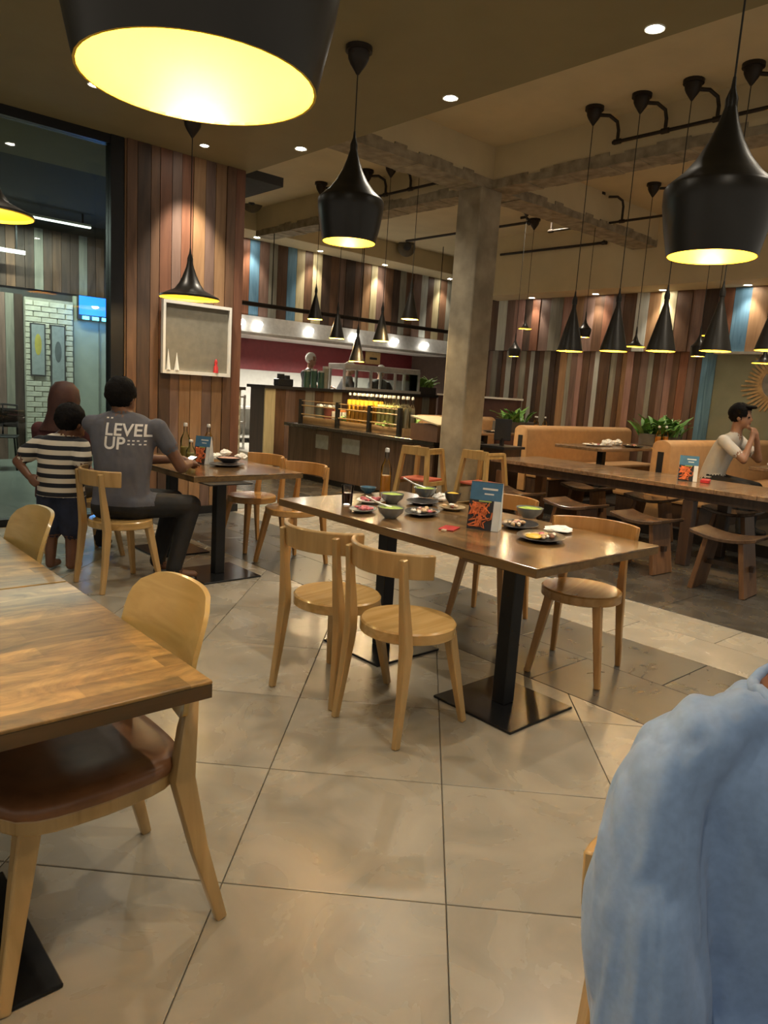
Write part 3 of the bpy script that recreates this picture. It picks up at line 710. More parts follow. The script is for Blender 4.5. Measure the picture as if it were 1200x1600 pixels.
for k, y in enumerate((2.1, 2.95, 3.8, 4.6)):
    dup(st, ['rightmost', 'second from right', 'third from right', 'leftmost'][k]+' saddle stool on the far side of the communal table', (7.3, y, 0), R_(random.uniform(-6, 6)), gS)

# ---- booths on the platform, running to the right wall
def booth(label, yb, x0, x1, s, group='tan booth benches'):
    """bench whose back stands at yb; s=+1/-1 seats on both sides of the back"""
    t = thing('booth_bench', label, 'bench', (x0, yb, .12), group=group); L = x1-x0
    # padded back with rounded top
    vs = []; fs = []; prof = []
    for a in range(0, 181, 20): prof.append((.11*math.cos(R_(a)), .86+.07*math.sin(R_(a))))
    prof = [(.13, .06)]+prof+[(-.13, .06)]
    for x in (0, L):
        for y, z in prof: vs.append((x, y, z))
    k = len(prof); fs = [(i, (i+1) % k, k+(i+1) % k, k+i) for i in range(k)]+[tuple(range(k-1, -1, -1)), tuple(range(k, 2*k))]
    MB().add(vs, fs).build('backrest', booth_m, t, smooth=40, bevel=.012, fix=True)
    MB().bb((-.006, -.035, .38), (.004, .035, .80)).build('black_inset', blackboard_m, t)
    for d in s:
        MB().bb((0, d*.13, .25), (L, d*.55, .42)).build('seat_cushion', booth_m, t, bevel=.03)
        MB().bb((.03, d*.13, 0), (L, d*.50, .25)).build('plinth', dkwood, t)
    return t
booth('tan padded booth bench behind the middle booth table with a long back', 6.12, 7.95, 10.62, (-1, 1))
booth('tan padded booth bench beside the man in the white shirt', 3.98, 7.70, 10.62, (-1, 1))
booth('tan padded booth bench furthest away, right of the concrete column', 8.25, 8.1, 9.85, (-1,))
def booth_table(label, x0, x1, y0, y1):
    t = thing('booth_table', label, 'table', ((x0+x1)/2, (y0+y1)/2, .12), group='booth tables'); a, b = (x1-x0)/2, (y1-y0)/2
    MB().bb((-a, -b, .715), (a, b, .75)).build('table_top', comm_top, t, bevel=.004, seg=1)
    for s in (-1, 1):
        MB().bb((s*a*.6-.04, -.04, .01), (s*a*.6+.04, .04, .715)).build('post', blackmetal, t); MB().bb((s*a*.6-.2, -.2, 0), (s*a*.6+.2, .2, .012)).build('base_plate', basemetal, t)
    return t
booth_table('dark booth table with dishes and bottles under a leafy planter', 7.75, 10.5, 4.75, 5.42)
booth_table('dark booth table in front of the man in the white shirt', 7.75, 10.5, 2.35, 3.05)
booth_table('dark booth table furthest away beside the column', 8.1, 10.4, 6.95, 7.6)

# ---- buffet counter with boards
BX, BY0, BY1, BZ = 6.4, 6.2, 9.35, .82
t = thing('buffet_counter', 'dark wooden buffet counter with a railed display of juices', 'counter', (BX, BY0, 0)); L = BY1-BY0
MB().bb((.03, .02, 0), (.80, L-.02, BZ-.05)).build('body', dkwood, t)
y = .02; q = 0
while y < L-.05:
    wd = .34; e = min(y+wd, L-.02); put('board', MB().bb((0, -(e-y)/2+.003, .08), (.03, (e-y)/2-.003, BZ-.05)).mesh('board', counterwood), t, (0, (y+e)/2, 0)); y = e; q += 1
MB().bb((.02, .02, 0), (.05, L-.02, .08)).build('kick_plate', blackmetal, t)
MB().bb((-.06, -.03, BZ-.05), (.86, L+.03, BZ)).build('worktop', plain('dark stone worktop', (.03, .026, .022), .25, var=.3), t, bevel=.006, seg=1)
for a, b in ((2.12, 2.42), (1.42, 1.80)): MB().bb((-.004, a, .50), (-.001, b, .70)).build('paper_sheet', plain('grey paper', (.30, .31, .27), .7), t)
for y in (.75, 1.35, 2.05, 2.95): MB().bb((.06, y-.025, BZ), (.11, y+.025, BZ+.36)).build('rail_post', blackmetal, t)
for z, r in ((.14, .01), (.27, .01), (.34, .006)): MB().tube([(.085, .75, BZ+z), (.085, 2.95, BZ+z)], r, 6).build('rail', plain('rail wood', (.30, .20, .09), .4), t)
MB().bb((.12, .70, BZ+.001), (.70, 3.0, BZ+.10)).build('display_tray', plain('tray wood', (.34, .22, .11), .5), t)
# greens in the tray
def leaves(name, label, cat, loc, n, L, w, m, spread=1.0, up=.6, seed=1, pot=None, group=None):
    r = random.Random(seed); t = thing(name, label, cat, loc, group=group)
    if pot: pot(t)
    me = MB(); K = 4; vs = []; fs = []
    for k in range(K+1):
        a = k/K; ww = w*math.sin(math.pi*min(1, a*.9+.08)); z = L*a; x = .35*L*a*a
        vs += [(x, -ww/2, z-.25*L*a*a), (x-.004, 0, z-.25*L*a*a+.006), (x, ww/2, z-.25*L*a*a)]
    for k in range(K):
        for j in range(2): fs.append((k*3+j, k*3+j+1, k*3+4+j, k*3+3+j))
    me = MB().add(vs, fs).mesh('leaf', m, smooth=True); z0 = pot and .12 or 0
    for k in range(n):
        o = put('leaf', me, t, (r.uniform(-1, 1)*spread, r.uniform(-1, 1)*spread*.45, z0)); s = r.uniform(.6, 1.1); o.scale = (s, s, s)
        o.rotation_euler = Euler((r.uniform(-.3, .3), r.uniform(.0, 1.1)*(1-up)+.15, r.uniform(0, 6.28)))
    return t
def planter(mm, sx, sy, h):
    def f(t): MB().bb((-sx, -sy, 0), (sx, sy, h)).build('planter_box', mm, t, bevel=.006, seg=1)
    return f
leaves('lettuce_garnish', 'bright green lettuce leaves lining the juice display', 'lettuce', (BX+.32, BY0+1.1, BZ+.101), 26, .16, .07, leaf_l, .22, .2, 5)
leaves('lettuce_garnish', 'green leaves at the right end of the juice display', 'lettuce', (BX+.35, BY0+.85, BZ+.101), 20, .24, .08, leaf_l, .12, .4, 6)
leaves('lettuce_garnish', 'green leaves between the crates and the juice bottles', 'lettuce', (BX+.25, BY0+2.0, BZ+.101), 16, .15, .07, leaf_l, .10, .2, 8)
# juice bottles
def make_bottle(label, loc, liquid, h=.30, r=.033, fill=.62, group=None, capc=None, name='juice_bottle', cat='bottle'):
    t = thing(name, label, cat, loc, group=group); gm = glass('bottle glass', (.93, .95, .9))
    pr = [(r, 0), (r, h*.55), (r*.92, h*.62), (r*.5, h*.74), (r*.36, h*.80), (r*.36, h*.95)]
    MB().lathe(pr, 14).build('glass_body', gm, t, smooth=50)
    MB().lathe([(r*.93, .003), (r*.93, h*min(fill, .55))]+([(r*.8, h*fill)] if fill > .55 else [])+[(.001, h*fill)], 12).build('liquid', liquid, t, smooth=50)
    MB().lathe([(r*.42, h*.93), (r*.42, h), (r*.3, h*1.02)], 10).build('stopper', capc or steel, t, smooth=50)
    return t
orange_l = plain('orange juice', (1.0, .52, .05), .3, var=.1); green_l = plain('lime juice', (.75, .70, .30), .3, var=.1); pale_l = plain('coconut juice', (.62, .56, .42), .3); amber_l = plain('amber oil', (.90, .40, .03), .3, var=.1)
k = 0
for i in range(6):
    for j in range(3):
        make_bottle('orange juice bottle in the %s row of the buffet, %s from the left' % (['front', 'middle', 'rear'][j], ['first', 'second', 'third', 'fourth', 'fifth', 'sixth'][i]), (BX+.20+j*.095, BY0+1.93-i*.092, BZ+.101), orange_l, .40, .042, .78, 'orange juice bottles on the buffet')
for i in range(4):
    for j in range(2):
        make_bottle('pale lime juice bottle in the %s row of the buffet, %s from the left' % (['front', 'rear'][j], ['first', 'second', 'third', 'fourth'][i]), (BX+.20+j*.10, BY0+1.28-i*.085, BZ+.101), green_l, .40, .040, .7, 'lime juice bottles on the buffet')
for i in range(3):
    for j in range(2):
        make_bottle('whitish juice bottle in the %s row at the buffet end, %s from the left' % (['front', 'rear'][j], ['first', 'second', 'third'][i]), (BX+.20+j*.10, BY0+.92-i*.085, BZ+.101), pale_l, .40, .040, .65, 'whitish juice bottles on the buffet')
# tubs and crate at the left of the display
for k, (dy, c, lb) in enumerate([(2.72, (.10, .11, .10), 'dark round tub at the left end of the buffet'), (2.50, (.16, .05, .045), 'maroon tub beside the dark tub on the buffet')]):
    t = thing('food_tub', lb, 'tub', (BX+.3, BY0+dy, BZ+.101)); MB().lathe([(.09, 0), (.105, .16), (.11, .165)], 20).build('tub_body', plain('tub%d' % k, c, .4), t, smooth=40)
    for a in range(5): MB().ell((.05*math.cos(a*1.3), .05*math.sin(a*1.3), .175), (.035, .035, .03), 8, 6).build('package', white_m if a % 2 else ceramic, t, smooth=True)
t = thing('open_crate', 'open wooden crate with orange packets on the buffet', 'crate', (BX+.3, BY0+2.22, BZ+.101))
MB().bb((-.1, -.12, 0), (.1, .12, .01)).bb((-.1, -.12, 0), (-.09, .12, .12)).bb((.09, -.12, 0), (.1, .12, .12)).bb((-.1, -.12, 0), (.1, -.11, .12)).bb((-.1, .11, 0), (.1, .12, .12)).build('crate_body', white_m, t)
for a in range(3): MB().bb((-.08, -.09+a*.06, .012), (.08, -.04+a*.06, .15)).build('packet', plain('orange packet', (.55, .2, .06), .5), t, bevel=.004, seg=1)
# box at the buffet's end
t = thing('wooden_box', 'brown box with pale slanted lid at the right end of the buffet', 'box', (BX+.15, BY0+.05, BZ))
MB().prism([(-.24, -.16), (.24, -.16), (.24, .30), (-.24, .30)], 0, .20).build('box_body', plain('box brown', (.11, .06, .04), .6), t); MB().add([(-.25, -.17, .20), (.25, -.17, .20), (.25, .31, .28), (-.25, .31, .28), (-.25, -.17, .215), (.25, -.17, .215), (.25, .31, .295), (-.25, .31, .295)], [(3, 2, 1, 0), (4, 5, 6, 7), (0, 1, 5, 4), (1, 2, 6, 5), (2, 3, 7, 6), (3, 0, 4, 7)]).build('lid', plain('lid tan', (.50, .44, .30), .5), t)
# ---- wooden high chairs by the column
def make_high(label, loc, rz, group):
    t = thing('high_chair', label, 'high chair', loc, rz, group)
    for sx in (-1, 1):
        for sy in (-1, 1): MB().bar((sx*.14, sy*.15, .80), (sx*.23, sy*.23, 0), (.042, .042), (.045, .045)).build('leg', barwood, t)
    for z, e in ((.775, .15), (.44, .19), (.22, .21)):
        for s in (-1, 1): MB().bb((-e, s*e-.012, z-.022), (e, s*e+.012, z+.022)).build('side_rail', barwood, t)
    MB().bb((-.17, -.012-.15, .74), (-.13, .16, .83)).build('back_rail', barwood, t); MB().bb((-.15, -.17, .79), (.15, -.13, .815)).bb((-.15, .13, .79), (.15, .17, .815)).build('armrest', barwood, t)
    MB().bb((-.17, -.17, .46), (.17, .17, .485)).build('seat', plain('red seat', (.42, .09, .05), .4), t, bevel=.005, seg=1)
    return t
hc = make_high('wooden high chair with red seat standing in front of the buffet end', (5.62, 5.62, 0), R_(12), 'high chairs by the column')
dup(hc, 'wooden high chair with red seat between the column and the communal table', (6.05, 5.0+.12, 0), R_(2), 'high chairs by the column')
# dark cash terminal on a stand behind
t = thing('payment_stand', 'dark stand with a black tablet screen beside the column', 'stand', (6.95, 5.62, 0))
MB().bb((-.16, -.16, 0), (.16, .16, .80)).build('pedestal', dkwood, t); MB().bb((-.2, -.2, .80), (.2, .2, .83)).build('shelf', blackboard_m, t)
MB().box((0, 0, 1.02), (.03, .2, .26), rz=R_(40)).build('screen', blackboard_m, t, bevel=.006, seg=1); MB().bb((-.02, -.02, .83), (.02, .02, .92)).build('neck', blackboard_m, t)

# ---- kitchen
YC = 10.3
t = thing('kitchen_counter', 'board-fronted kitchen service counter with dark top', 'counter', (6.58, YC, 0)); L = 4.0
MB().bb((0, .03, 0), (L, .45, 1.30)).build('body', dkwood, t)
x = 0; q = 0
for q in range(20):
    put('board', MB().bb((-.098, 0, 0), (.098, .03, 1.30)).mesh('board', plank_mat(['cream', 'brown', 'mauve', 'brown', 'grey', 'brown', 'tan'][q % 7] if q else 'cream')), t, (.1+q*.2, 0, 0))
MB().bb((-.05, -.06, 1.30), (L, .50, 1.35)).build('worktop', plain('dark kitchen top', (.035, .032, .03), .3), t)
t = thing('side_counter', 'narrow brick-sided counter beside the wooden pier', 'counter', (5.35, YC-.1, 0))
MB().bb((0, 0, 0), (.72, .8, 1.25)).build('body', mortar_m, t); MB().bb((-.03, -.04, 1.25), (.78, .84, 1.30)).build('worktop', plain('dark kitchen top', (.035, .032, .03), .3), t)
sb = MB().bb((-.105, -.02, -.033), (.105, .008, .033)).mesh('brick', brick_w, bevel=.004, seg=1)
for r in range(16):
    for c in range(3): put('brick', sb, t, (.12+c*.225 if r % 2 else .12+c*.225+.02, 0, .04+r*.078))
t = thing('stainless_hood', 'long stainless steel kitchen hood below the painted boards', 'hood', (5.0, YF, 2.2)); 
MB().add([(0, -.02, .30), (7.6, -.02, .30), (7.6, -.10, 0), (0, -.10, 0), (0, 1.7, .30), (7.6, 1.7, .30), (7.6, 1.7, .02), (0, 1.7, .02)], [(3, 2, 1, 0), (4, 5, 6, 7), (0, 1, 5, 4), (2, 3, 7, 6), (0, 4, 7, 3), (1, 2, 6, 5)]).build('canopy', steel, t, fix=True)
MB().bb((0, -.13, -.03), (7.6, -.09, .02)).build('lip', steel, t)
for k, px in enumerate((378, 405, 485, 555, 618, 665)):
    q = onY(px, 500+(px-378)*.135, YF-.1); MB().ell((q.x-5.0, -.13, .16), (.05, .04, .05), 12, 8).build('work_lamp', glow('work lamp', (1, .96, .86), 14), t, smooth=True)
for x in (7.0, 8.2, 9.4, 10.6): spot('hood_light', (x, 11.75, 2.15), 85, WHITE, 150, .5, .12, None, (x, 11.9, 0))
t = thing('iron_rail', 'black iron rail hung across the front of the kitchen', 'rail', (5.85, 10.0, 2.56)); MB().tube([(0, 0, 0), (4.9, 0, 0)], .035, 10).build('rail_bar', pipe_m, t)
for x in (.6, 2.4, 4.3): MB().tube([(x, 0, 0), (x, 0, ZH-2.56)], .008, 6).build('hanger', pipe_m, t)
# back-of-kitchen worktop
t = thing('steel_bench', 'stainless work bench along the maroon kitchen wall', 'bench', (6.6, 12.35, 0)); MB().bb((0, 0, .86), (5.5, .62, .90)).build('bench_top', steel, t); MB().bb((0, .05, .3), (5.5, .6, .33)).build('shelf', steel, t)
for x in (.05, 1.8, 3.6, 5.45): MB().bb((x-.02, .04, 0), (x+.02, .08, .86)).build('leg', steel, t)
t = thing('steel_rack', 'steel shelf rack seen through the kitchen gap', 'rack', (6.28, 11.3, 0))
for z in (.2, .65, 1.1): MB().bb((0, 0, z), (.55, .5, z+.03)).build('shelf', steel, t)
for x in (.02, .53):
    for y in (.02, .48): MB().bb((x-.015, y-.015, 0), (x+.015, y+.015, 1.15)).build('post', steel, t)
MB().bb((6.2, 12.6, .004), (7.3, 12.95, .02)).build('floor_mat', plain('orange mat', (.45, .14, .04), .7)).update_tag()
tag(bpy.data.objects['floor_mat'], 'orange mat on the kitchen floor seen through the gap', 'mat')
# glass display on the counter
t = thing('glass_display', 'steel-framed glass food display on the kitchen counter', 'display case', (8.22, YC, 1.35)); L = 1.84
for x in (0, .62, 1.22, L): MB().bb((x-.02, .0, 0), (x+.02, .04, .42)).build('frame_post', steel, t); MB().bb((x-.02, .42, 0), (x+.02, .46, .42)).build('frame_post', steel, t)
MB().bb((-.03, -.02, .36), (L, .47, .46)).build('canopy', steel, t, bevel=.01, seg=1); MB().bb((-.03, -.06, 0), (L, .0, .05)).build('base_rail', steel, t)
MB().bb((0, .012, .05), (L, .018, .36)).build('pane', glass('case glass', (.9, .93, .9)), t)
t = thing('wall_menu', 'small wooden menu board on the maroon wall', 'board', (*onY(582, 560, 12.98)[:],)); t.location.y = 12.98; MB().bb((-.22, -.02, -.13), (.22, 0, .14)).build('board_face', plain('tan board', (.42, .27, .11), .5), t); MB().bb((-.1, -.024, -.03), (.12, -.02, .02)).build('dark_patch', blackboard_m, t)
q = onY(700, 556, 12.2); t = thing('menu_screen', 'glowing blue screen at the right of the kitchen', 'screen', (q.x, 12.2, q.z)); MB().bb((-.2, 0, -.16), (.3, .04, .16)).build('casing', blackboard_m, t); MB().bb((-.18, -.006, -.14), (.28, 0, .14)).build('display', glow('blue screen', (.25, .38, 1.0), 1.6), t)
# things on the kitchen counter
for k, (px, c, hh) in enumerate([(480, (.05, .12, .085), .30), (491, (.05, .12, .085), .32), (502, (.05, .12, .085), .30), (509, (.35, .33, .25), .38)]):
    q = onY(px, 603, YC+.1); t = thing('canister', ['leftmost green', 'middle green', 'rightmost green', 'tall beige'][k]+' canister on the kitchen counter', 'canister', (q.x, YC+.12, 1.35), group='canisters on the kitchen counter')
    MB().lathe([(.055, 0), (.055, hh*.9)], 14).build('can_body', plain('canister%d' % (k//3), c, .4), t, smooth=40); MB().lathe([(.058, hh*.9), (.058, hh)], 14).build('can_lid', steel, t)
q = onY(443, 598, YC+.2); t = thing('dark_caddy', 'small black utensil caddy on the kitchen counter', 'caddy', (q.x, YC+.2, 1.35)); MB().bb((-.15, -.08, 0), (.15, .08, .12)).build('caddy_body', blackboard_m, t, bevel=.01, seg=1); MB().bb((-.1, -.05, .12), (-.02, .05, .2)).bb((.03, -.04, .12), (.1, .04, .18)).build('contents', blackboard_m, t)
q = onY(376, 600, YC+.2); t = thing('steel_canister', 'grey steel canister on the brick-sided counter', 'canister', (5.95, YC+.2, 1.30)); MB().lathe([(.06, 0), (.06, .2), (.03, .23), (.03, .26)], 14).build('can_body', ceramic, t, smooth=40)
for k, px in enumerate((660, 672)): 
    q = onY(px, 620, YC+.3); t = thing('squeeze_bottle', ['white tub', 'white squeeze bottle'][k]+' standing behind the glass display', 'bottle', (q.x, YC+.3, 1.35)); MB().lathe([(.05, 0), (.05, .12), (.03, .16), (.008, .26)] if k else [(.08, 0), (.1, .14), (.09, .18)], 12).build('bottle_body', white_m, t, smooth=40)
pl = planter(plain('dark planter', (.05, .04, .035), .6), .24, .1, .14)
q = onY(675, 622, YC-.2); leaves('potted_plant', 'leafy green plant at the right end of the kitchen counter', 'plant', (10.33, YC+.12, 1.35), 50, .34, .10, leaf_l, .22, .35, 21, pl)
pl2 = planter(plain('grey planter', (.10, .09, .08), .6), .40, .12, .16)
q = onZ(958, 672, 1.05); leaves('potted_plant', 'bushy green plant in a planter on the middle booth table', 'plant', (9.85, 5.12, .87), 80, .42, .11, leaf_m, .36, .45, 22, pl2)
leaves('potted_plant', 'spiky green plant on the furthest booth table', 'plant', (9.3, 7.3, .87), 50, .42, .07, leaf_m, .25, .5, 23, pl2)
leaves('potted_plant', 'small green plant on the table at the right edge', 'plant', (9.9, 2.75, .87), 30, .26, .07, leaf_m, .2, .4, 24, pl2)

# ---- ceiling speakers
for px, py, Y, lb in [(635, 387, 10.5, 'round ceiling speaker with dark grille left of the column'), (817, 430, 8.9, 'round ceiling speaker with dark grille right of the column'), (394, 315, 10.5, 'small round speaker beside the wooden pier')]:
    q = onY(px, py, Y-.12); t = thing('wall_speaker', lb, 'speaker', tuple(q)); M = Euler((R_(90), 0, R_(-35))).to_matrix().to_4x4()
    mb = MB(); mb.M = M; mb.lathe([(.06, -.05), (.13, -.04), (.165, 0), (.165, .02), (.13, .05), (.07, .08)], 20).build('speaker_body', plain('speaker grey', (.13, .11, .075), .6), t, smooth=40)
    mb = MB(); mb.M = M; mb.lathe([(.07, .075), (.065, .16), (.03, .17)], 16).build('grille', blackboard_m, t, smooth=40)
    MB().tube([(0, .0, .1), (0, .06, ZH-q.z)], .012, 6).build('bracket', pipe_m, t)

# ---- shadow box on the pier
t = thing('shadow_box', 'white framed display box hanging on the wooden pier', 'display box', (3.56, 6.88, 1.43)); W, Hh = .74, .70
MB().bb((-W/2, -.03, 0), (W/2, .02, .035)).bb((-W/2, -.03, Hh-.03), (W/2, .02, Hh)).bb((-W/2, -.03, .035), (-W/2+.025, .02, Hh-.03)).bb((W/2-.025, -.03, .035), (W/2, .02, Hh-.03)).build('frame', white_m, t)
MB().bb((-W/2+.025, .0, .035), (W/2-.025, .012, Hh-.03)).build('back_panel', plain('grey back panel', (.20, .185, .145), .7), t)
t.location.y = 6.86
bxm = MB().bb((-W/2+.025, -.03, .035), (-W/2+.03, .0, Hh-.03)).build('inner_side', plain('inner grey', (.16, .15, .12), .7), t)
for dx, m, h, lb in [(-.31, white_m, .20, 'left white paper cone standing in the shadow box'), (-.22, white_m, .17, 'right white paper cone standing in the shadow box')]:
    o = thing('paper_cone', lb, 'cone', (3.56+dx, 6.845, 1.466)); MB().lathe([(.045*.55, 0), (.001, h)], 14).build('cone_body', m, o)
o = thing('red_figurine', 'small red figurine standing in the shadow box', 'figurine', (3.77, 6.845, 1.466)); MB().lathe([(.026, 0), (.022, .06), (.012, .075), (.017, .10), (.012, .125), (.001, .14)], 14).build('figure_body', red_m, o, smooth=True)

# ---- outside: pictures, black chairs and table, blue sign
for k, (x, lb) in enumerate([(3.57, 'left framed picture with a yellow shape on the brick wall'), (3.86, 'right tall framed picture on the brick wall')]):
    h = .78 if k == 0 else 1.0; t = thing('framed_picture', lb, 'picture', (x, YO-.1, 2.05-h)); MB().bb((-.11, 0, 0), (.11, .03, h)).build('frame', plain('dark frame', (.05, .05, .05), .5), t)
    MB().bb((-.09, -.004, .02), (.09, 0, h-.02)).build('print', plain('grey print', (.33, .37, .36), .5), t); MB().ell((0, -.005, h*.6), (.05, .002, .16), 14, 8).build('print_shape', plain('yellow print' if k == 0 else 'dark print', (.5, .42, .08) if k == 0 else (.12, .14, .14), .6), t)
t = thing('blue_sign', 'glowing blue light sign above the pale door behind the glass', 'sign', (4.42, YO-.12, 2.18)); MB().bb((-.26, 0, 0), (.42, .08, .36)).build('casing', blackboard_m, t)
MB().bb((-.25, -.01, .07), (.41, 0, .35)).build('sign_face', glow('blue glow', (.02, .18, .85), 1.2), t)
for k in range(4): MB().bb((-.2+k*.15, -.014, .0), (-.1+k*.15, -.002, .05)).build('led', glow('cyan led', (.1, .7, 1.0), 4), t)
l = bpy.data.lights.new('sign_light', 'POINT'); l.energy = 6; l.color = (.1, .35, 1); l.shadow_soft_size = .1; o = bpy.data.objects.new('sign_light', l); col.objects.link(o); o.location = (4.4, YO-.4, 2.3)
def make_metal_chair(label, loc, rz, group):
    t = thing('metal_chair', label, 'chair', loc, rz, group)
    for sx in (-1, 1):
        for sy in (-1, 1): MB().tube([(sx*.17, sy*.17, .45), (sx*.20, sy*.20, 0)], .012, 6).build('leg', blackmetal, t)
    MB().bb((-.2, -.2, .44), (.2, .2, .46)).build('seat', blackmetal, t, bevel=.006, seg=1)
    for y in (-.18, 0, .18): MB().tube([(-.19, y, .45), (-.24, y, .86)], .011, 6).build('back_bar', blackmetal, t)
    MB().tube([(-.24, -.19, .86), (-.26, 0, .87), (-.24, .19, .86)], .014, 6).build('top_bar', blackmetal, t); MB().bb((-.225, -.17, .56), (-.215, .17, .82)).build('back_panel', blackmetal, t)
    return t
mc = make_metal_chair('black metal chair behind the glass, nearest the brick wall', (2.78, 10.9, 0), R_(-110), 'black metal chairs behind the glass')
dup(mc, 'black metal chair behind the glass at the left picture edge', (2.35, 10.9, 0), R_(-80), 'black metal chairs behind the glass')
dup(mc, 'black metal chair behind the glass, behind the other two', (2.55, 11.45, 0), R_(80), 'black metal chairs behind the glass')

# ---- sunburst mirror
q = onX(1217, 600, XW-.03); t = thing('sunburst_mirror', 'round mirror with a frayed rattan sunburst frame on the right wall', 'mirror', (XW-.02, q.y, q.z)); M = Matrix.Rotation(R_(-90), 4, 'Y')
mb = MB(); mb.M = M; mb.lathe([(.001, 0), (.22, 0), (.22, .02), (.001, .025)], 32).build('mirror_glass', plain('mirror silver', (.75, .8, .9), .05, 1.0, var=.02), t)
mb = MB(); mb.M = M; mb.lathe([(.215, .0), (.245, .0), (.245, .035), (.215, .035)], 32, closed=True).build('inner_ring', plain('rattan', (.45, .30, .14), .6, var=.3), t)
for k in range(60):
    a = 2*math.pi*k/44; r1 = random.uniform(.40, .50); MB().bar((-.01, .235*math.cos(a), .235*math.sin(a)), (-.012, r1*math.cos(a+.06), r1*math.sin(a+.06)), (.016, .040), (.010, .022), ref=(1, 0, 0)).build('ray', plain('rattan', (.45, .30, .14), .6, var=.3), t)
# ================================================================== TABLEWARE
TZ = .731
def on_table(px, py, z=TZ): p = onZ(px, py, z); return (p.x, p.y, z)
def bowl(label, loc, food, r=.075, h=.06, m=None, spoon=None, group='food bowls on the dirty table'):
    t = thing('food_bowl', label, 'bowl', loc, group=group)
    MB().lathe([(r*.45, 0), (r*.5, .006), (r*.85, h*.5), (r, h), (r-.004, h), (r*.8, h*.5), (r*.4, .01), (.001, .01)], 28).build('bowl_body', m or ceramic, t, smooth=50)
    if food: MB().lathe([(r*.86, h*.72), (r*.93, h*.86), (r*.6, h*.97), (r*.3, h*1.03), (.001, h*.98)], 20).build('filling', food, t, smooth=True)
    if spoon is not None:
        a = spoon; MB().tube([(0, 0, h*.9), (r*1.0*math.cos(a), r*1.0*math.sin(a), h*1.35), (r*1.9*math.cos(a), r*1.9*math.sin(a), h*1.9)], [.010, .005, .006], 8).build('spoon', steel, t, smooth=True)
    return t
def plate(label, loc, rx, ry, rz=0, m=None, food=0, fm=None, name='plate', cat='plate', seed=0, extra=None):
    t = thing(name, label, cat, loc, rz)
    mb = MB(); mb.M = Matrix.Diagonal((rx, ry, 1, 1)); mb.lathe([(.62, 0), (.66, .004), (.95, .014), (1.0, .018), (.97, .020), (.7, .010), (.001, .008)], 32).build('plate_body', m or darkcer, t, smooth=50)
    r = random.Random(seed)
    for k in range(food):
        a = r.uniform(0, 6.28); d = r.uniform(0, .6)
        MB().ell((d*rx*math.cos(a), d*ry*math.sin(a), .016+r.uniform(0, .01)), (r.uniform(.012, .028), r.uniform(.010, .02), r.uniform(.006, .012)), 8, 5).build('food_scrap', fm[k % len(fm)] if fm else foodmix, t, smooth=True)
    if extra: extra(t)
    return t
# glass of dark drink
t = thing('drink_glass', 'clear glass with dark red drink at the far left of the dirty table', 'glass', on_table(542, 788))
MB().lathe([(.030, 0), (.036, .10), (.038, .115), (.036, .115), (.034, .10), (.028, .006), (.001, .006)], 20).build('glass_body', glass('drink glass', (.9, .88, .86)), t, smooth=50)
MB().lathe([(.027, .008), (.0325, .07), (.001, .07)], 18).build('drink', plain('dark red drink', (.06, .008, .008), .15), t, smooth=50)
make_bottle('tall sauce bottle with steel pourer standing on the dirty table', on_table(601, 772), amber_l, .30, .036, .42, name='sauce_bottle')
pink = plain('pink patterned paper', (.50, .13, .15), .6, var=.6, scale=45)
scrap = [foodmix, white_m, plain('brown scrap', (.16, .07, .035), .6), plain('tan scrap', (.60, .42, .24), .6), pink]
plate('pink-lined plate beside the drink glass, further one', on_table(580, 785), .11, .085, R_(20), white_m, 14, [pink], seed=2)
plate('pink-lined plate at the table edge with scraps', on_table(567, 799), .105, .075, R_(30), ceramic, 14, [pink], seed=3)
bowl('small blue bowl behind the pink plates', on_table(575, 770), None, .055, .04, plain('blue glaze', (.06, .17, .28), .3))
bowl('grey bowl of green salsa, second from the table edge', on_table(612, 786), green_food)
bowl('grey bowl of green salsa with a spoon, nearest the table edge', on_table(610, 809), green_food, spoon=R_(150))
bowl('grey bowl of green salsa with a long spoon on a dark plate', (*on_table(663, 781)[:2], TZ+.02), green_food, spoon=R_(140))
plate('round dark plate under the salsa bowl with the long spoon', on_table(660, 787), .12, .10, R_(40))
bowl('dark stoneware cup of yellow sauce on a saucer', (*on_table(706, 791)[:2], TZ+.02), yellow_food, .052, .065, darkcer)
plate('small pale saucer with scraps under the dark cup', on_table(706, 796), .095, .08, R_(40), plain('tan glaze', (.32, .24, .13), .4), 6, scrap, seed=5)
plate('oval dark plate with leftover scraps in the table middle', on_table(660, 803), .15, .10, R_(35), None, 26, scrap, seed=6)
def yel(t): MB().ell((-.06, .03, .02), (.05, .04, .014), 14, 6).build('sauce_dish', yellow_food, t, smooth=True)
plate('dark plate with scraps and a yellow sauce dish near the table corner', on_table(845, 842), .155, .12, R_(30), None, 26, scrap, seed=7, extra=yel)
plate('dark plate of leftovers half hidden behind the menu card', on_table(812, 823), .14, .10, R_(30), None, 20, scrap, seed=8)
bowl('grey bowl of green salsa right of the menu card', (*on_table(826, 814)[:2], TZ+.018), green_food, .078)
def crumple(label, loc, s, seed, name='crumpled_tissue', fl=1.0):
    t = thing(name, label, 'tissue', loc); r = random.Random(seed); mb = MB().ell((0, 0, s*.45), (s, s*.8, s*.5), 14, 9); mb.v = [(x*r.uniform(.7, 1.2), y*r.uniform(.7, 1.2), max(0, fl*z*r.uniform(.75, 1.2))) for x, y, z in mb.v]
    mb.build('tissue_body', tissue_m, t); return t
crumple('crumpled white tissue beside the dark cup', on_table(688, 783), .055, 3)
crumple('flat crumpled white paper on the plate near the table corner', (*on_table(872, 830)[:2], TZ+.002), .085, 4, fl=.3)
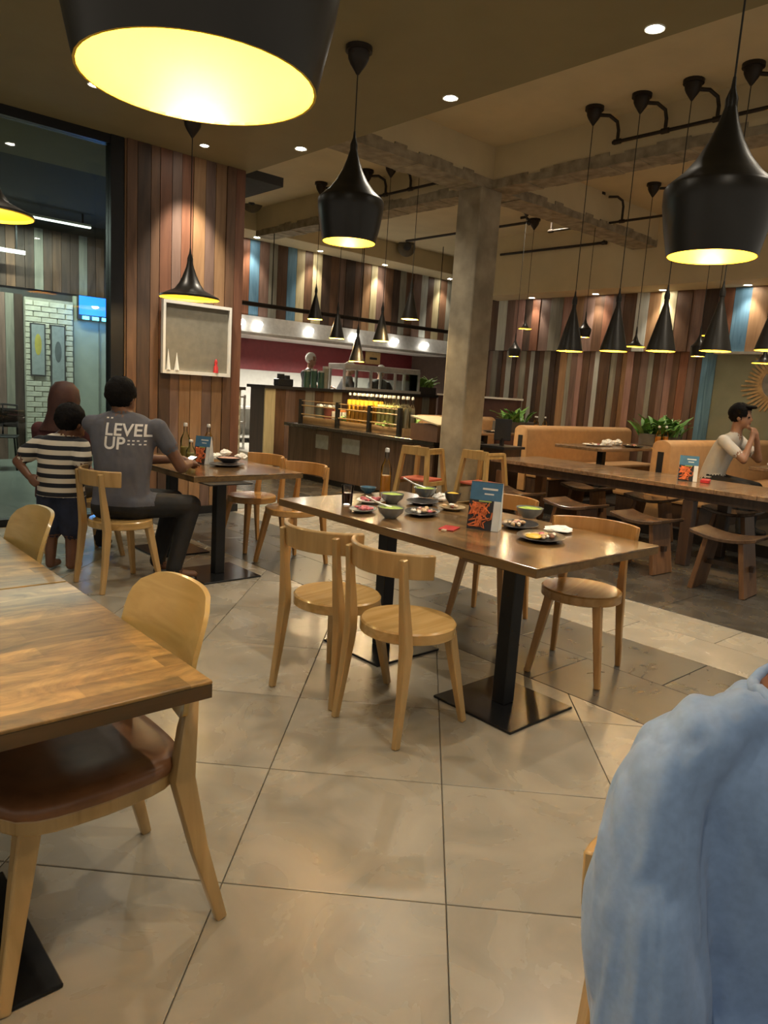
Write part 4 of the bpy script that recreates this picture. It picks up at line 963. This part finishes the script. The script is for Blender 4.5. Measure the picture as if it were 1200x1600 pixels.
t = thing('red_packet', 'flat red packet lying on the dirty table', 'packet', on_table(702, 826), R_(25)); MB().bb((-.06, -.04, 0), (.06, .04, .006)).build('wrapper', red_m, t, bevel=.002, seg=1); MB().bb((-.10, -.01, 0), (-.07, .012, .008)).build('torn_corner', foodmix, t)
# folded menu cards
shrimp = plain('orange noodle print', (.62, .16, .05), .6, var=.5, scale=30)
def menu_card(label, loc, rz, h=.20, w=.13, name='menu_card'):
    t = thing(name, label, 'menu card', loc, rz, group='folded menu cards')
    cb = plain('card blue', (.05, .16, .30), .4, var=.2); ck = plain('card black', (.02, .02, .025), .4); cw = plain('card white', (.66, .70, .70), .4)
    # two leaning panels; front faces local -Y
    for s in (-1, 1):
        vs = [(-w/2, s*.045, 0), (w/2, s*.045, 0), (w/2, s*.004, h), (-w/2, s*.004, h)]; th = .0015*s
        MB().add(vs+[(x, y+th, z) for x, y, z in vs], [(0, 1, 2, 3), (7, 6, 5, 4), (0, 4, 5, 1), (1, 5, 6, 2), (2, 6, 7, 3), (3, 7, 4, 0)]).build('card_panel', ck if s < 0 else cw, t, fix=True)
    def patch(nm, x0, x1, z0, z1, m, e=.0022):
        f = lambda z: -.045+(.041*z/h)-e
        MB().add([(x0, f(z0), z0), (x1, f(z0), z0), (x1, f(z1), z1), (x0, f(z1), z1)], [(0, 1, 2, 3)]).build(nm, m, t)
    patch('print_header', -w/2, w/2, h*.62, h*.99, cb); patch('print_side', w*.28, w/2, 0, h*.62, cw)
    patch('print_lettering', -w*.12, w*.36, h*.84, h*.88, cw, .003); patch('print_lettering', -w*.05, w*.25, h*.74, h*.77, cw, .003)
    patch('print_stripe', -w*.2, w*.2, h*.585, h*.615, plain('card green', (.35, .45, .12), .5), .003)
    mb = MB(); mb.M = Matrix.Rotation(R_(-11.5), 4, 'X')
    r = random.Random(5); mb2 = MB()
    for k in range(16):      # printed strands, a hair thick
        pts = []; x0 = r.uniform(-.38, .12)*w; z0 = r.uniform(.10, .50)*h
        for q in range(6):
            z = min(max(z0+math.sin(q*1.3+k)*.028, .01), h*.58); xx = min(max(x0+q*.006*r.choice((-1, 1))+.012*math.cos(q+k), -w*.47), w*.26); pts.append((xx, -.045+.041*z/h-.0035, z))
        mb2.tube(pts, .0045, 5)
    mb2.build('print_food', shrimp, t, smooth=True)
    MB().add([(w/2+.0005, -.045, 0), (w/2+.0005, .045, 0), (w/2+.0005, .004, h), (w/2+.0005, -.004, h)], [(0, 1, 2, 3)]).build('side_flap', cw, t)
    return t
menu_card('upright folded menu card with orange food print on the dirty table', on_table(756, 826), R_(-62), .245, .165)
menu_card('upright folded menu card with orange food print on the communal table', on_table(1073, 751), R_(-60), .24, .17)
menu_card('upright folded menu card with orange food print beside the seated man', on_table(318, 724), R_(-62), .22, .14)
p = on_table(1102, 754); t = thing('red_box', 'small red box lying beside the menu card on the communal table', 'box', p, R_(20)); MB().bb((-.09, -.04, 0), (.09, .04, .03)).build('box_body', red_m, t, bevel=.004, seg=1)
# left table
make_bottle('clear oil bottle on the left table beside the menu card', on_table(289, 722), plain('pale oil', (.55, .46, .14), .3), .31, .040, .4, name='sauce_bottle')
make_bottle('orange sauce bottle on the left table behind the menu card', on_table(325, 714), amber_l, .28, .040, .5, name='sauce_bottle')
make_bottle('short bottle of pale oil in front of the clear oil bottle', on_table(298, 728), plain('pale oil', (.55, .46, .14), .3), .2, .038, .5, name='sauce_bottle')
plate('large dark plate with wrapped food on the left table', on_table(355, 728), .15, .12, 0, darkcer)
bowl('shallow dark bowl of pinkish food on the left table', (*on_table(357, 727)[:2], TZ+.02), plain('pinkish food', (.45, .26, .20), .6, var=.5, scale=60, bump=.5), .10, .045, darkcer)
for k, (px, py) in enumerate([(338, 722), (376, 722), (352, 716)]): crumple(['left', 'right', 'rear'][k]+' crumpled white napkin around the bowl on the left table', (*on_table(px, py)[:2], TZ+.021), .055, 10+k)
t = thing('mobile_phone', 'lit phone held over the left table by the man in grey', 'phone', (2.50, 4.93, .80), R_(10)); MB().box((0, 0, 0), (.15, .075, .009), rot=Euler((0, R_(-25), 0)).to_matrix()).build('phone_body', blackboard_m, t, bevel=.003, seg=1); MB().box((-.003, 0, .006), (.14, .068, .001), rot=Euler((0, R_(-25), 0)).to_matrix()).build('phone_screen', glow('phone glow', (1, .85, .7), 2.0), t)
# booth tables: bottles, dishes
for k, (x, y) in enumerate([(9.35, 4.9), (9.45, 4.95), (9.55, 4.9), (9.65, 4.95)]): make_bottle('orange sauce bottle on the middle booth table, %s in its cluster' % ['leftmost', 'second', 'third', 'rightmost'][k], (x, y, .871), amber_l, .28, .04, .5, 'bottles on the middle booth table', name='sauce_bottle')
for k, (x, y) in enumerate([(9.6, 7.1), (9.7, 7.2), (9.75, 7.05)]): make_bottle('orange sauce bottle on the furthest booth table, %s in its cluster' % ['leftmost', 'middle', 'rightmost'][k], (x, y, .871), amber_l, .26, .04, .5, 'bottles on the furthest booth table', name='sauce_bottle')
plate('dark dish on the middle booth table beside the bottles', (8.75, 4.92, .871), .16, .13, 0, darkcer, 10, scrap, seed=12)
plate('white dish with napkins on the middle booth table', (8.2, 5.15, .871), .17, .13, 0, white_m, 6, scrap, seed=13)
crumple('heap of white napkins on the middle booth table', (8.35, 5.05, .871), .09, 31); crumple('second heap of white napkins by the planter', (8.75, 5.15, .871), .08, 32)
plate('dark dish on the furthest booth table', (8.6, 7.15, .871), .16, .13, 0, darkcer, 8, scrap, seed=14)
plate('dark dish in front of the man in the white shirt', (8.25, 2.8, .871), .16, .13, 0, darkcer, 8, scrap, seed=15)
crumple('white napkin on the table of the man in white', (8.0, 2.9, .871), .07, 33)
t = thing('food_cup', 'pale round cup before the man in the white shirt', 'cup', (8.55, 2.72, .871)); MB().lathe([(.05, 0), (.07, .12), (.065, .12), (.045, .01), (.001, .01)], 16).build('cup_body', plain('pale cup', (.6, .52, .36), .5), t, smooth=40)

# ================================================================== PEOPLE
def cap(mb, p0, p1, r0, r1, n=12):
    p0 = Vector(p0); p1 = Vector(p1); mb.tube([p0.lerp(p1, i/5) for i in range(6)], [r0+(r1-r0)*i/5 for i in range(6)], n); mb.ell(p0, (r0, r0, r0), n, 8); mb.ell(p1, (r1, r1, r1), n, 8)
class Body:
    """union of tapered limbs and lofts, remeshed into one continuous skin"""
    def __init__(s): s.parts = []
    def part(s, m): mb = MB(); s.parts.append((mb, m)); return mb
    def limb(s, m, pts):
        mb = s.part(m)
        for (a, ra), (b, rb) in zip(pts, pts[1:]): cap(mb, a, b, ra, rb)
    def loft(s, m, rings):
        out = []; g = lambda q: (Vector(q[0]), q[1], q[2])
        for k in range(len(rings)-1):
            p0, p1, p2, p3 = g(rings[max(k-1, 0)]), g(rings[k]), g(rings[k+1]), g(rings[min(k+2, len(rings)-1)])
            for i in range(4):
                t = i/4; f = lambda a, b_, c, d: .5*((2*b_)+(c-a)*t+(2*a-5*b_+4*c-d)*t*t+(3*b_-a-3*c+d)*t**3)
                out.append(tuple(f(p0[j], p1[j], p2[j], p3[j]) for j in range(3)))
        out.append(g(rings[-1])); s.part(m).loft(out, 24)
    def ell(s, m, c, r, rot=None): s.part(m).ell(c, r, 16, 12, rot)
    def hand(s, m, wrist, d, n, k=1.0, curl=.5, thumb=1):
        """palm and five bent fingers; d = pointing direction, n = palm normal"""
        w = Vector(wrist); d = Vector(d).normalized(); n = Vector(n); n = (n-d*d.dot(n)).normalized(); x = d.cross(n)*thumb
        mb = s.part(m); cap(mb, w, w+d*.045*k, .024*k, .030*k); cap(mb, w+d*.06*k+x*.02*k, w+d*.06*k-x*.02*k, .022*k, .020*k)
        for i, (off, L) in enumerate(((.032, .070), (.011, .080), (-.011, .074), (-.031, .058))):
            a = w+d*.080*k+x*off*k; b = a+(d*math.cos(curl*.6)+n*math.sin(curl*.6))*L*.5*k; c = b+(d*math.cos(curl*1.6)+n*math.sin(curl*1.6))*L*.5*k
            mb = s.part(m); cap(mb, a, b, .0105*k, .0095*k, 8); cap(mb, b, c, .0095*k, .008*k, 8)
        a = w+d*.02*k+x*.028*k; b = a+(d*.7+x*.6+n*.25).normalized()*.045*k; c = b+(d*.9+x*.2+n*.4).normalized()*.035*k
        mb = s.part(m); cap(mb, a, b, .013*k, .011*k, 8); cap(mb, b, c, .011*k, .009*k, 8)
    def build(s, name, mats, parent, voxel=.011, smooth=4, matfn=None, fold=0):
        allm = MB(); kd = []
        for mb, m in s.parts: allm.add(mb.v, mb.f); kd += [(Vector(v), m) for v in mb.v]
        me = allm.mesh(name, mats[0], fix=True); o = bpy.data.objects.new(name, me); col.objects.link(o)
        r = o.modifiers.new('r', 'REMESH'); r.mode = 'VOXEL'; r.voxel_size = voxel; r.use_smooth_shade = True
        if smooth: q = o.modifiers.new('s', 'SMOOTH'); q.factor = .5; q.iterations = smooth
        dg = bpy.context.evaluated_depsgraph_get(); ev = o.evaluated_get(dg); me2 = bpy.data.meshes.new_from_object(ev)
        bpy.data.objects.remove(o); me2.materials.clear()
        for m in mats: me2.materials.append(m)
        t = KDTree(len(kd))
        for i, (v, m) in enumerate(kd): t.insert(v, i)
        t.balance(); idx = [kd[t.find(p.center)[1]][1] for p in me2.polygons]
        if matfn: idx = [matfn(p.center, i) for p, i in zip(me2.polygons, idx)]
        me2.polygons.foreach_set('material_index', idx)
        if fold:      # soft cloth folds running down the garment
            from mathutils import noise
            dv = {}
            for p, i in zip(me2.polygons, idx):
                if i == 0:
                    for v in p.vertices: dv[v] = 1
            cos = [v.co.copy() for v in me2.vertices]; nrm = [v.normal.copy() for v in me2.vertices]
            for v in dv:
                c = cos[v]; f = noise.noise(Vector((c.x*13+c.z*3, c.y*13, c.z*3.5)))+.5*noise.noise(Vector((c.x*34, c.y*34-c.z*5, c.z*9)))
                me2.vertices[v].co = c+nrm[v]*(fold*(abs(f)*1.6-.5))
        me2.polygons.foreach_set('use_smooth', [True]*len(me2.polygons)); me2.update(); me2.name = name
        return put(name, me2, parent), me2
def head(b, m, c, k=1.0, face=(1, 0, 0), neck=None, nm=None):
    """head of height ~.23 centred at c looking along face (horizontal)"""
    c = Vector(c); f = Vector(face).normalized(); h = math.atan2(f.y, f.x); rot = Matrix.Rotation(h, 3, 'Z'); P = lambda x, y, z: c+rot @ Vector((x*k, y*k, z*k))
    b.ell(m, P(-.012, 0, .03), (.095*k, .075*k, .088*k), rot); b.ell(m, P(.022, 0, -.035), (.068*k, .060*k, .078*k), rot)
    b.ell(m, P(.088, 0, -.02), (.022*k, .014*k, .022*k), rot); b.ell(m, P(.060, 0, -.085), (.030*k, .028*k, .022*k), rot)
    b.ell(m, P(.076, 0, -.058), (.014*k, .024*k, .010*k), rot); b.ell(m, P(.075, 0, .012), (.014*k, .045*k, .010*k), rot)
    for s in (-1, 1): b.ell(m, P(-.005, s*.076, -.012), (.020*k, .010*k, .032*k), rot)
    if neck: b.limb(m if nm is None else nm, [(P(-.025, 0, -.06), .050*k), (neck, .058*k)])
    return rot, P
def face_bits(t, P, rot, k=1.0):
    for s in (-1, 1): MB().ell(P(.078, s*.032, .0), (.010*k, .014*k, .008*k), 8, 6, rot).build('eye', plain('eye dark', (.015, .01, .008), .2), t, smooth=True)
    MB().ell(P(.087, 0, -.058), (.006*k, .022*k, .005*k), 8, 6, rot).build('mouth', plain('lip', (.20, .07, .055), .5), t, smooth=True)
def hair_cap(t, P, rot, k=1.0, m=None, full=1.0, seed=1, name='hair'):
    """hair over skull: shell cut away at the face"""
    r = random.Random(seed); mb = MB().ell((0, 0, 0), (.108, .090, .105), 28, 20); keep = []
    vs = []
    for v in mb.v:
        x, y, z = v; j = 1+.05*r.uniform(-1, 1); vs.append((x*j-.018, y*j, z*j+.035))
    bad = {i for i, (x, y, z) in enumerate(vs) if (x > .055 and z < .075) or (z < -.035*full) or (x > .01 and z < .01)}
    fs = [f for f in mb.f if not all(i in bad for i in f)]
    pl = MB(); pl.add([tuple(P(*v)) for v in vs], fs); return pl.build(name, m or hair_m, t, smooth=60)
def wrinkle_mat(name, c, scale=7, strength=.6, stretch=(1, 1, .25)):
    m, nt, b = nodes(name); tc = N(nt, 'ShaderNodeTexCoord'); mp = N(nt, 'ShaderNodeMapping'); mp.inputs['Scale'].default_value = stretch
    nz = N(nt, 'ShaderNodeTexNoise'); nz.inputs['Scale'].default_value = scale; nz.inputs['Detail'].default_value = 3; nz.inputs['Distortion'].default_value = .6
    nt.links.new(tc.outputs['Object'], mp.inputs[0]); nt.links.new(mp.outputs[0], nz.inputs['Vector']); bp = N(nt, 'ShaderNodeBump'); bp.inputs['Strength'].default_value = strength; bp.inputs['Distance'].default_value = .03
    nt.links.new(nz.outputs['Fac'], bp.inputs['Height']); nt.links.new(bp.outputs[0], b.inputs['Normal'])
    n2 = N(nt, 'ShaderNodeTexNoise'); n2.inputs['Scale'].default_value = 90; nt.links.new(tc.outputs['Object'], n2.inputs['Vector'])
    nt.links.new(ramp(nt, n2.outputs['Fac'], [(.3, [x*.94 for x in c]), (.7, [x*1.06 for x in c])]), b.inputs['Base Color']); b.inputs['Roughness'].default_value = .85
    b.inputs['Sheen Weight'].default_value = .2; return m

# ---- man in grey T-shirt seated at the left table, back to us; local +X = facing
MH = R_(52)
man = thing('person', 'man in a slate grey T-shirt and black trousers seated with his back to the camera', 'person', (1.97, 4.80, 0), MH)
b = Body()
b.loft(0, [((-.03, 0, .50), .135, .195), ((-.035, 0, .58), .135, .19), ((-.03, 0, .70), .125, .18), ((-.01, 0, .84), .13, .195), ((.02, .01, .98), .125, .215), ((.035, .015, 1.07), .105, .22), ((.045, .02, 1.12), .08, .175), ((.05, .02, 1.155), .055, .085)])
def Lw(v): return Matrix.Rotation(-MH, 3, 'Z') @ (Vector(v)-Vector((1.97, 4.80, 0)))
for s in (-1, 1):
    sh_ = Vector((.03, s*.215, 1.06)); el = Lw((2.30, 4.62, .80)) if s < 0 else Lw((2.18, 5.10, .80)); wr = Lw((2.45, 4.80, .80)) if s < 0 else Lw((2.44, 4.98, .81))
    b.limb(0, [(sh_, .066), (sh_.lerp(el, .45), .064)]); b.limb(1, [(sh_.lerp(el, .4), .047), (el, .043), (wr, .030)]); b.hand(1, wr, wr-el, (0, 0, -1), 1.0, .7, s)
    h0 = Lw((1.98, 4.80-.10*(-s), .545)); kn = Lw((2.40, 4.80+s*.13, .52)); an = Lw((2.26, 4.76+s*.13, .09))
    b.limb(2, [(h0, .100), (kn, .076)]); b.limb(2, [(kn, .074), (an, .055)]); b.limb(1, [(an, .04), (an+Lw((2.02, 4.80, -.045)), .036), (an+Lw((2.12, 4.79, -.06)), .028)])
b.limb(2, [(Vector((-.05, -.1, .53)), .10), (Vector((-.05, .1, .53)), .10)])
rot, P = head(b, 1, (.075, .03, 1.245), 1.06, (1, -.35, 0), (.045, .02, 1.11))
def man_fn(c, i):
    if i == 1 or math.hypot(c.x+.03, c.y) > .225: return i
    return 0 if c.z > .545 else 2
bo, bme_ = b.build('body', [greyshirt, skin_m, blacktrs], man, matfn=man_fn, fold=.004)
hair_cap(man, P, rot, 1.07, hair_m, 1.9, 3)
for s in (-1, 1):
    p = Lw((2.24, 4.755+s*.13, .012)); e = Lw((2.40, 4.745+s*.13, .012)); MB().bar(p, e, (.024, .075), (.024, .09)).build('sandal', plain('sandal', (.05, .045, .04), .6), man, bevel=.006, seg=1)
def decal_text(body_me, parent, txt, size, yl, z, facing, m, depth=.003, extra=1.0):
    cu = bpy.data.curves.new('txt', 'FONT'); cu.body = txt; cu.size = size; cu.space_character = 1.02; cu.offset = .0022*extra
    o = bpy.data.objects.new('txt', cu); col.objects.link(o); dg = bpy.context.evaluated_depsgraph_get(); me = bpy.data.meshes.new_from_object(o.evaluated_get(dg)); bpy.data.objects.remove(o)
    bm = bmesh.new(); bm.from_mesh(me)
    bmesh.ops.triangulate(bm, faces=bm.faces)
    for _ in range(2): bmesh.ops.subdivide_edges(bm, edges=[e for e in bm.edges if e.calc_length() > .012], cuts=1); bmesh.ops.triangulate(bm, faces=bm.faces)
    tree = BVHTree.FromPolygons([v.co for v in body_me.vertices], [p.vertices for p in body_me.polygons])
    for v in bm.verts:
        # text x runs towards local -Y when seen from behind (camera on -X side)
        org = Vector((-1, yl-v.co.x, z+v.co.y)); hit = tree.ray_cast(org, Vector((1, 0, 0)))
        v.co = (hit[0]-Vector((depth, 0, 0))) if hit[0] else Vector((0, yl-v.co.x, z+v.co.y))
    bm.to_mesh(me); bm.free(); me.materials.clear(); me.materials.append(m); return put('shirt_lettering', me, parent)
lw = plain('white shirt print', (.72, .70, .68), .7, var=.04)
decal_text(bme_, man, 'LEVEL', .112, .098, 1.005, 0, lw); decal_text(bme_, man, 'UP', .112, .098, .918, 0, lw)

decal_text(bme_, man, '- - -  -', .045, -.055, .965, 0, lw); decal_text(bme_, man, '- -  - -', .045, -.055, .942, 0, lw); decal_text(bme_, man, '- -', .045, .098, 1.105, 0, lw)
# ---- boy in a striped shirt
def stripe_mat():
    m, nt, b = nodes('navy and cream stripes'); tc = N(nt, 'ShaderNodeTexCoord'); sp = N(nt, 'ShaderNodeSeparateXYZ'); nt.links.new(tc.outputs['Object'], sp.inputs[0])
    ml = N(nt, 'ShaderNodeMath', operation='MULTIPLY'); ml.inputs[1].default_value = 1/.062; fr_ = N(nt, 'ShaderNodeMath', operation='FRACT'); gt = N(nt, 'ShaderNodeMath', operation='GREATER_THAN'); gt.inputs[1].default_value = .52
    nt.links.new(sp.outputs['Z'], ml.inputs[0]); nt.links.new(ml.outputs[0], fr_.inputs[0]); nt.links.new(fr_.outputs[0], gt.inputs[0])
    nt.links.new(ramp(nt, gt.outputs[0], [(0, (.62, .57, .48)), (1, (.010, .012, .020))]), b.inputs['Base Color']); b.inputs['Roughness'].default_value = .85; return m
bp = onZ(97, 890, 0)
boy = thing('person', 'small boy in a striped T-shirt and dark shorts standing beside the seated man', 'person', (bp.x, bp.y, 0), R_(45))
b = Body()
b.loft(0, [((0, 0, .52), .125, .150), ((0, 0, .62), .125, .152), ((.0, 0, .76), .12, .148), ((0, 0, .86), .105, .15), ((0, 0, .91), .08, .125), ((.0, 0, .94), .05, .06)])
for s in (-1, 1):
    sh_ = Vector((0, s*.14, .865)); el = Vector((-.05, .27, .74)) if s > 0 else Vector((-.10, -.20, .70)); wr = Vector((-.16, .13, .66)) if s > 0 else Vector((.09, -.16, .68))
    b.limb(0, [(sh_, .058), (sh_.lerp(el, .55), .064)]); b.limb(1, [(sh_.lerp(el, .45), .036), (el, .033), (wr, .024)]); b.hand(1, wr, wr-el, (1, 0, 0), .72, .5, s)
    b.limb(2, [((0, s*.065, .52), .098), ((.01, s*.078, .30), .090)]); b.limb(1, [((.01, s*.072, .34), .050), ((0, s*.07, .25), .045), ((-.02, s*.07, .06), .032)]); b.limb(1, [((-.02, s*.07, .045), .034), ((.09, s*.075, .028), .026)])
boy.scale = (1.05, 1.05, 1.03)
rot, P = head(b, 1, (.02, -.07, 1.02), .95, (1, -.6, 0), (.0, 0, .90))
b.build('body', [stripe_mat(), skin_m, navy], boy, .010, matfn=lambda c, i: i if i == 1 or c.z > .60 else (0 if c.z > .525 else 2))
hair_cap(boy, P, rot, 1.0, hair_m, 1.7, 4)

# ---- woman behind the boy, seated at the same table
wom = thing('person', 'seated person in maroon with reddish brown head covering behind the boy', 'person', (*onY(94, 700, 5.68)[:2], 0), R_(40))
b = Body()
b.loft(0, [((-.02, 0, .47), .13, .18), ((-.02, 0, .60), .13, .17), ((0, 0, .80), .12, .16), ((.03, 0, .96), .115, .185), ((.04, 0, 1.05), .08, .14), ((.05, 0, 1.09), .05, .06)])
for s in (-1, 1):
    sh_ = Vector((.03, s*.18, 1.0)); el = Vector((.05 if s < 0 else .18, s*.27, .78)); wr = Vector((.0, -.45, .88)) if s < 0 else Vector((.42, .12, .79))
    if s < 0: el = Vector((.06, -.26, .86))
    b.limb(0, [(sh_, .06), (el, .05), (el.lerp(wr, .6), .04)]); b.limb(1, [(el.lerp(wr, .5), .032), (wr, .027)]); b.hand(1, wr, (wr-el), (0, 0, -1), .9, .6, s)
    b.limb(2, [((0, s*.09, .535), .095), ((.42, s*.12, .5), .07), ((.36, s*.12, .09), .05)]); b.limb(2, [((.36, s*.12, .045), .04), ((.5, s*.12, .03), .03)])
rot, P = head(b, 1, (.09, 0, 1.255), 1.0, (1, -.1, 0), (.05, 0, 1.07))
b.build('body', [plain('maroon blouse', (.075, .02, .022), .8), skin_m, blacktrs], wom)
wom.scale = (.97, 1.02, .955)
MB().loft([((.03, 0, 1.0), .13, .17), ((.03, 0, 1.08), .10, .125), ((.045, 0, 1.15), .105, .110), ((.06, 0, 1.24), .118, .112), ((.065, 0, 1.32), .105, .098), ((.06, 0, 1.375), .06, .06), ((.06, 0, 1.385), .01, .01)], 22).build('headscarf', hair_b, wom, smooth=70)

# ---- man in white at the right booth, facing -Y, elbows on table
wm = thing('person', 'man in a white shirt leaning on his elbows at the right booth table', 'person', (8.02, 3.50, .12), R_(-90))
b = Body()
b.loft(0, [((-.04, 0, .46), .12, .17), ((-.03, 0, .58), .12, .165), ((.02, 0, .76), .12, .175), ((.09, 0, .93), .12, .20), ((.13, 0, 1.02), .095, .19), ((.16, 0, 1.07), .05, .08)])
for s in (-1, 1):
    sh_ = Vector((.13, s*.20, .985)); el = Vector((.36, s*.19, .80)); wr = Vector((.36, s*.06, 1.03))
    b.limb(0, [(sh_, .062), (sh_.lerp(el, .6), .060)]); b.limb(1, [(sh_.lerp(el, .5), .042), (el, .040), (wr, .028)]); b.hand(1, wr, (-.15, -s*.4, .9), (-1, 0, 0), 1.0, .9, s)
    b.limb(2, [((0, s*.09, .53), .09), ((.40, s*.13, .50), .07), ((.40, s*.13, .09), .05)]); b.limb(2, [((.40, s*.13, .045), .042), ((.54, s*.13, .035), .034)])
rot, P = head(b, 1, (.20, 0, 1.24), 1.08, (1, .12, 0), (.165, 0, 1.05))
b.build('body', [whiteshirt, skin_l, blacktrs], wm)
hair_cap(wm, P, rot, 1.1, hair_m, 1.2, 6); face_bits(wm, P, rot, 1.08)
MB().ell(P(.075, 0, .10), (.06, .07, .022), 14, 8, rot).build('fringe', hair_m, wm, smooth=True)

# ---- kitchen staff
def staff(label, px, ztop, Y, rz, lean, top_m, apron, headm, seed, cover=True):
    q = onY(px, 560, Y); k = ztop/1.66
    t = thing('person', label, 'person', (q.x, Y, .2), rz, 'kitchen staff'); b = Body(); L = lean; Y_ = Y
    def V_(x, y, z): return Vector((x*k, y*k, z*k))
    b.loft(0, [(V_(0, 0, .84), .12, .17), (V_(L*.1, 0, .98), .115, .16), (V_(L*.5, 0, 1.18), .12, .18), (V_(L*.8, 0, 1.32), .10, .19), (V_(L*.9, 0, 1.39), .06, .10)])
    for s in (-1, 1):
        sh_ = V_(L*.75, s*.19, 1.30); el = V_(L*.75+.12, s*.28, 1.08); wr = V_(L*.75+.34, s*.14, 1.10)
        b.limb(0, [(sh_, .06), (el, .052)]); b.limb(1, [(el, .042), (wr, .03)]); b.hand(1, wr, (1, -s*.2, 0), (0, 0, -1), 1, .5, s)
        b.limb(2, [(V_(0, s*.09, .86), .095), (V_(0, s*.10, .48), .075), (V_(0, s*.1, .07), .052)]); b.limb(2, [(V_(0, s*.1, .04), .04), (V_(.13, s*.1, .03), .032)])
    rot, P = head(b, 1, tuple(V_(L*.95+.02, 0, 1.54)), 1.0, (1, 0, 0), tuple(V_(L*.85, 0, 1.38)))
    b.build('body', [top_m, skin_l, blacktrs], t, .014)
    hair_cap(t, P, rot, 1.08, headm, 3.2 if cover else 1.0, seed, 'headscarf'); face_bits(t, P, rot)
    if apron: MB().loft([(V_(.02, 0, .6), .155, .20), (V_(.02+L*.1, 0, .95), .15, .19), (V_(L*.5+.03, 0, 1.16), .13, .15)], 20).build('apron', apron, t, smooth=50)
    return t
blk = plain('black uniform', (.014, .014, .015), .8); wcap = plain('white head cover', (.60, .58, .54), .8, bump=.2)
staff('cook in black with a white headscarf standing at the left of the kitchen', 484, 1.78, 11.35, R_(-70), .02, blk, None, wcap, 40)
staff('cook with a white cap bending forward left of the glass display', 531, 1.68, 11.45, R_(-20), .22, blk, None, wcap, 41)
staff('cook in dark top and grey apron working behind the glass display', 590, 1.66, 11.4, R_(-105), .20, blk, plain('grey apron', (.22, .22, .23), .8), wcap, 42)

# ---- companion in a blue shirt, lower right, facing the camera
blue = wrinkle_mat('light blue cotton', (.23, .35, .58), 5.5, 1.0)
comp = thing('person', 'person in a light blue short-sleeved shirt cut by the lower right corner', 'person', (0, 0, 0))
CRZ = R_(-32)
cx = atD(1240, 1300, 1.01); comp.location = (cx.x, cx.y, 0); comp.rotation_euler = (0, 0, CRZ)   # local -Y is where the person faces
inv = (Matrix.Translation(comp.location) @ Matrix.Rotation(CRZ, 4, 'Z')).inverted()
def W(px, py, D): return inv @ atD(px, py, D)
b = Body()
b.loft(0, [((0, .02, .47), .18, .135), ((0, .02, .60), .175, .13), ((-.0, .015, .78), .175, .125), ((-.0, .01, .90), .18, .12), ((-.0, .01, .97), .17, .105), ((-.0, .015, 1.02), .125, .085), ((.0, .02, 1.052), .080, .072)])
mb = b.part(0); pts = [(1165, 1120, .040), (1095, 1150, .050), (1048, 1195, .055), (1028, 1245, .0610), (1014, 1320, .0690), (1008, 1400, .0765), (1010, 1480, .0765), (1013, 1560, .0775), (1013, 1600, .0775)]
P3 = [(W(x, y, .955), r) for x, y, r in pts]
for (a, ra), (c_, rc) in zip(P3, P3[1:]): cap(mb, a, c_, ra, rc, 16)
b.limb(1, [(P3[-1][0], .045), (W(1016, 1700, .95), .042), (W(1090, 1850, .80), .030)])
wr = W(1090, 1850, .80); b.hand(1, wr, (.6, -.7, .0), (0, 0, -1), 1, .5, -1)
# other arm
b.limb(0, [(Vector((.17, .0, .95)), .06), (Vector((.24, -.02, .78)), .074), (Vector((.255, -.03, .64)), .078)]); b.limb(1, [(Vector((.255, -.03, .66)), .045), (Vector((.25, -.10, .60)), .042), (Vector((.16, -.30, .64)), .03)]); b.hand(1, Vector((.16, -.30, .64)), (-.6, -.7, 0), (0, 0, -1), 1, .5, 1)
for s in (-1, 1): b.limb(2, [(Vector((s*.09, 0, .54)), .10), (Vector((s*.11, -.42, .52)), .075), (Vector((s*.11, -.38, .10)), .052)]); b.limb(2, [(Vector((s*.11, -.38, .05)), .042), (Vector((s*.11, -.52, .038)), .036)])
rot, P = head(b, 1, (.075, -.04, 1.215), 1.03, (.25, -1, 0), (.01, .015, 1.05))
_, cme = b.build('body', [blue, skin_m, navy], comp, .008, 6, lambda c, i: 1 if (i == 0 and c.z > 1.0 and math.hypot(c.x-.005, c.y+.01) < .085) else (i if i == 1 or c.z > .7 or math.hypot(c.x, c.y) > .215 else (0 if c.z > .53 else 2)), .010)
hair_cap(comp, P, rot, 1.05, hair_m, 1.2, 9); face_bits(comp, P, rot, 1.03)
tree = BVHTree.FromPolygons([v.co for v in cme.vertices], [p.vertices for p in cme.polygons]); pts = []
for k in range(28):
    a = 2*math.pi*k/28; h = tree.ray_cast(Vector((.005+.087*math.cos(a), -.01+.087*math.sin(a), 1.12)), Vector((0, 0, -1)))
    if h[0]: pts.append(h[0]+Vector((0, 0, .002)))
MB().tube(pts+pts[:1], .0085, 8).build('collar', blue, comp, smooth=True)
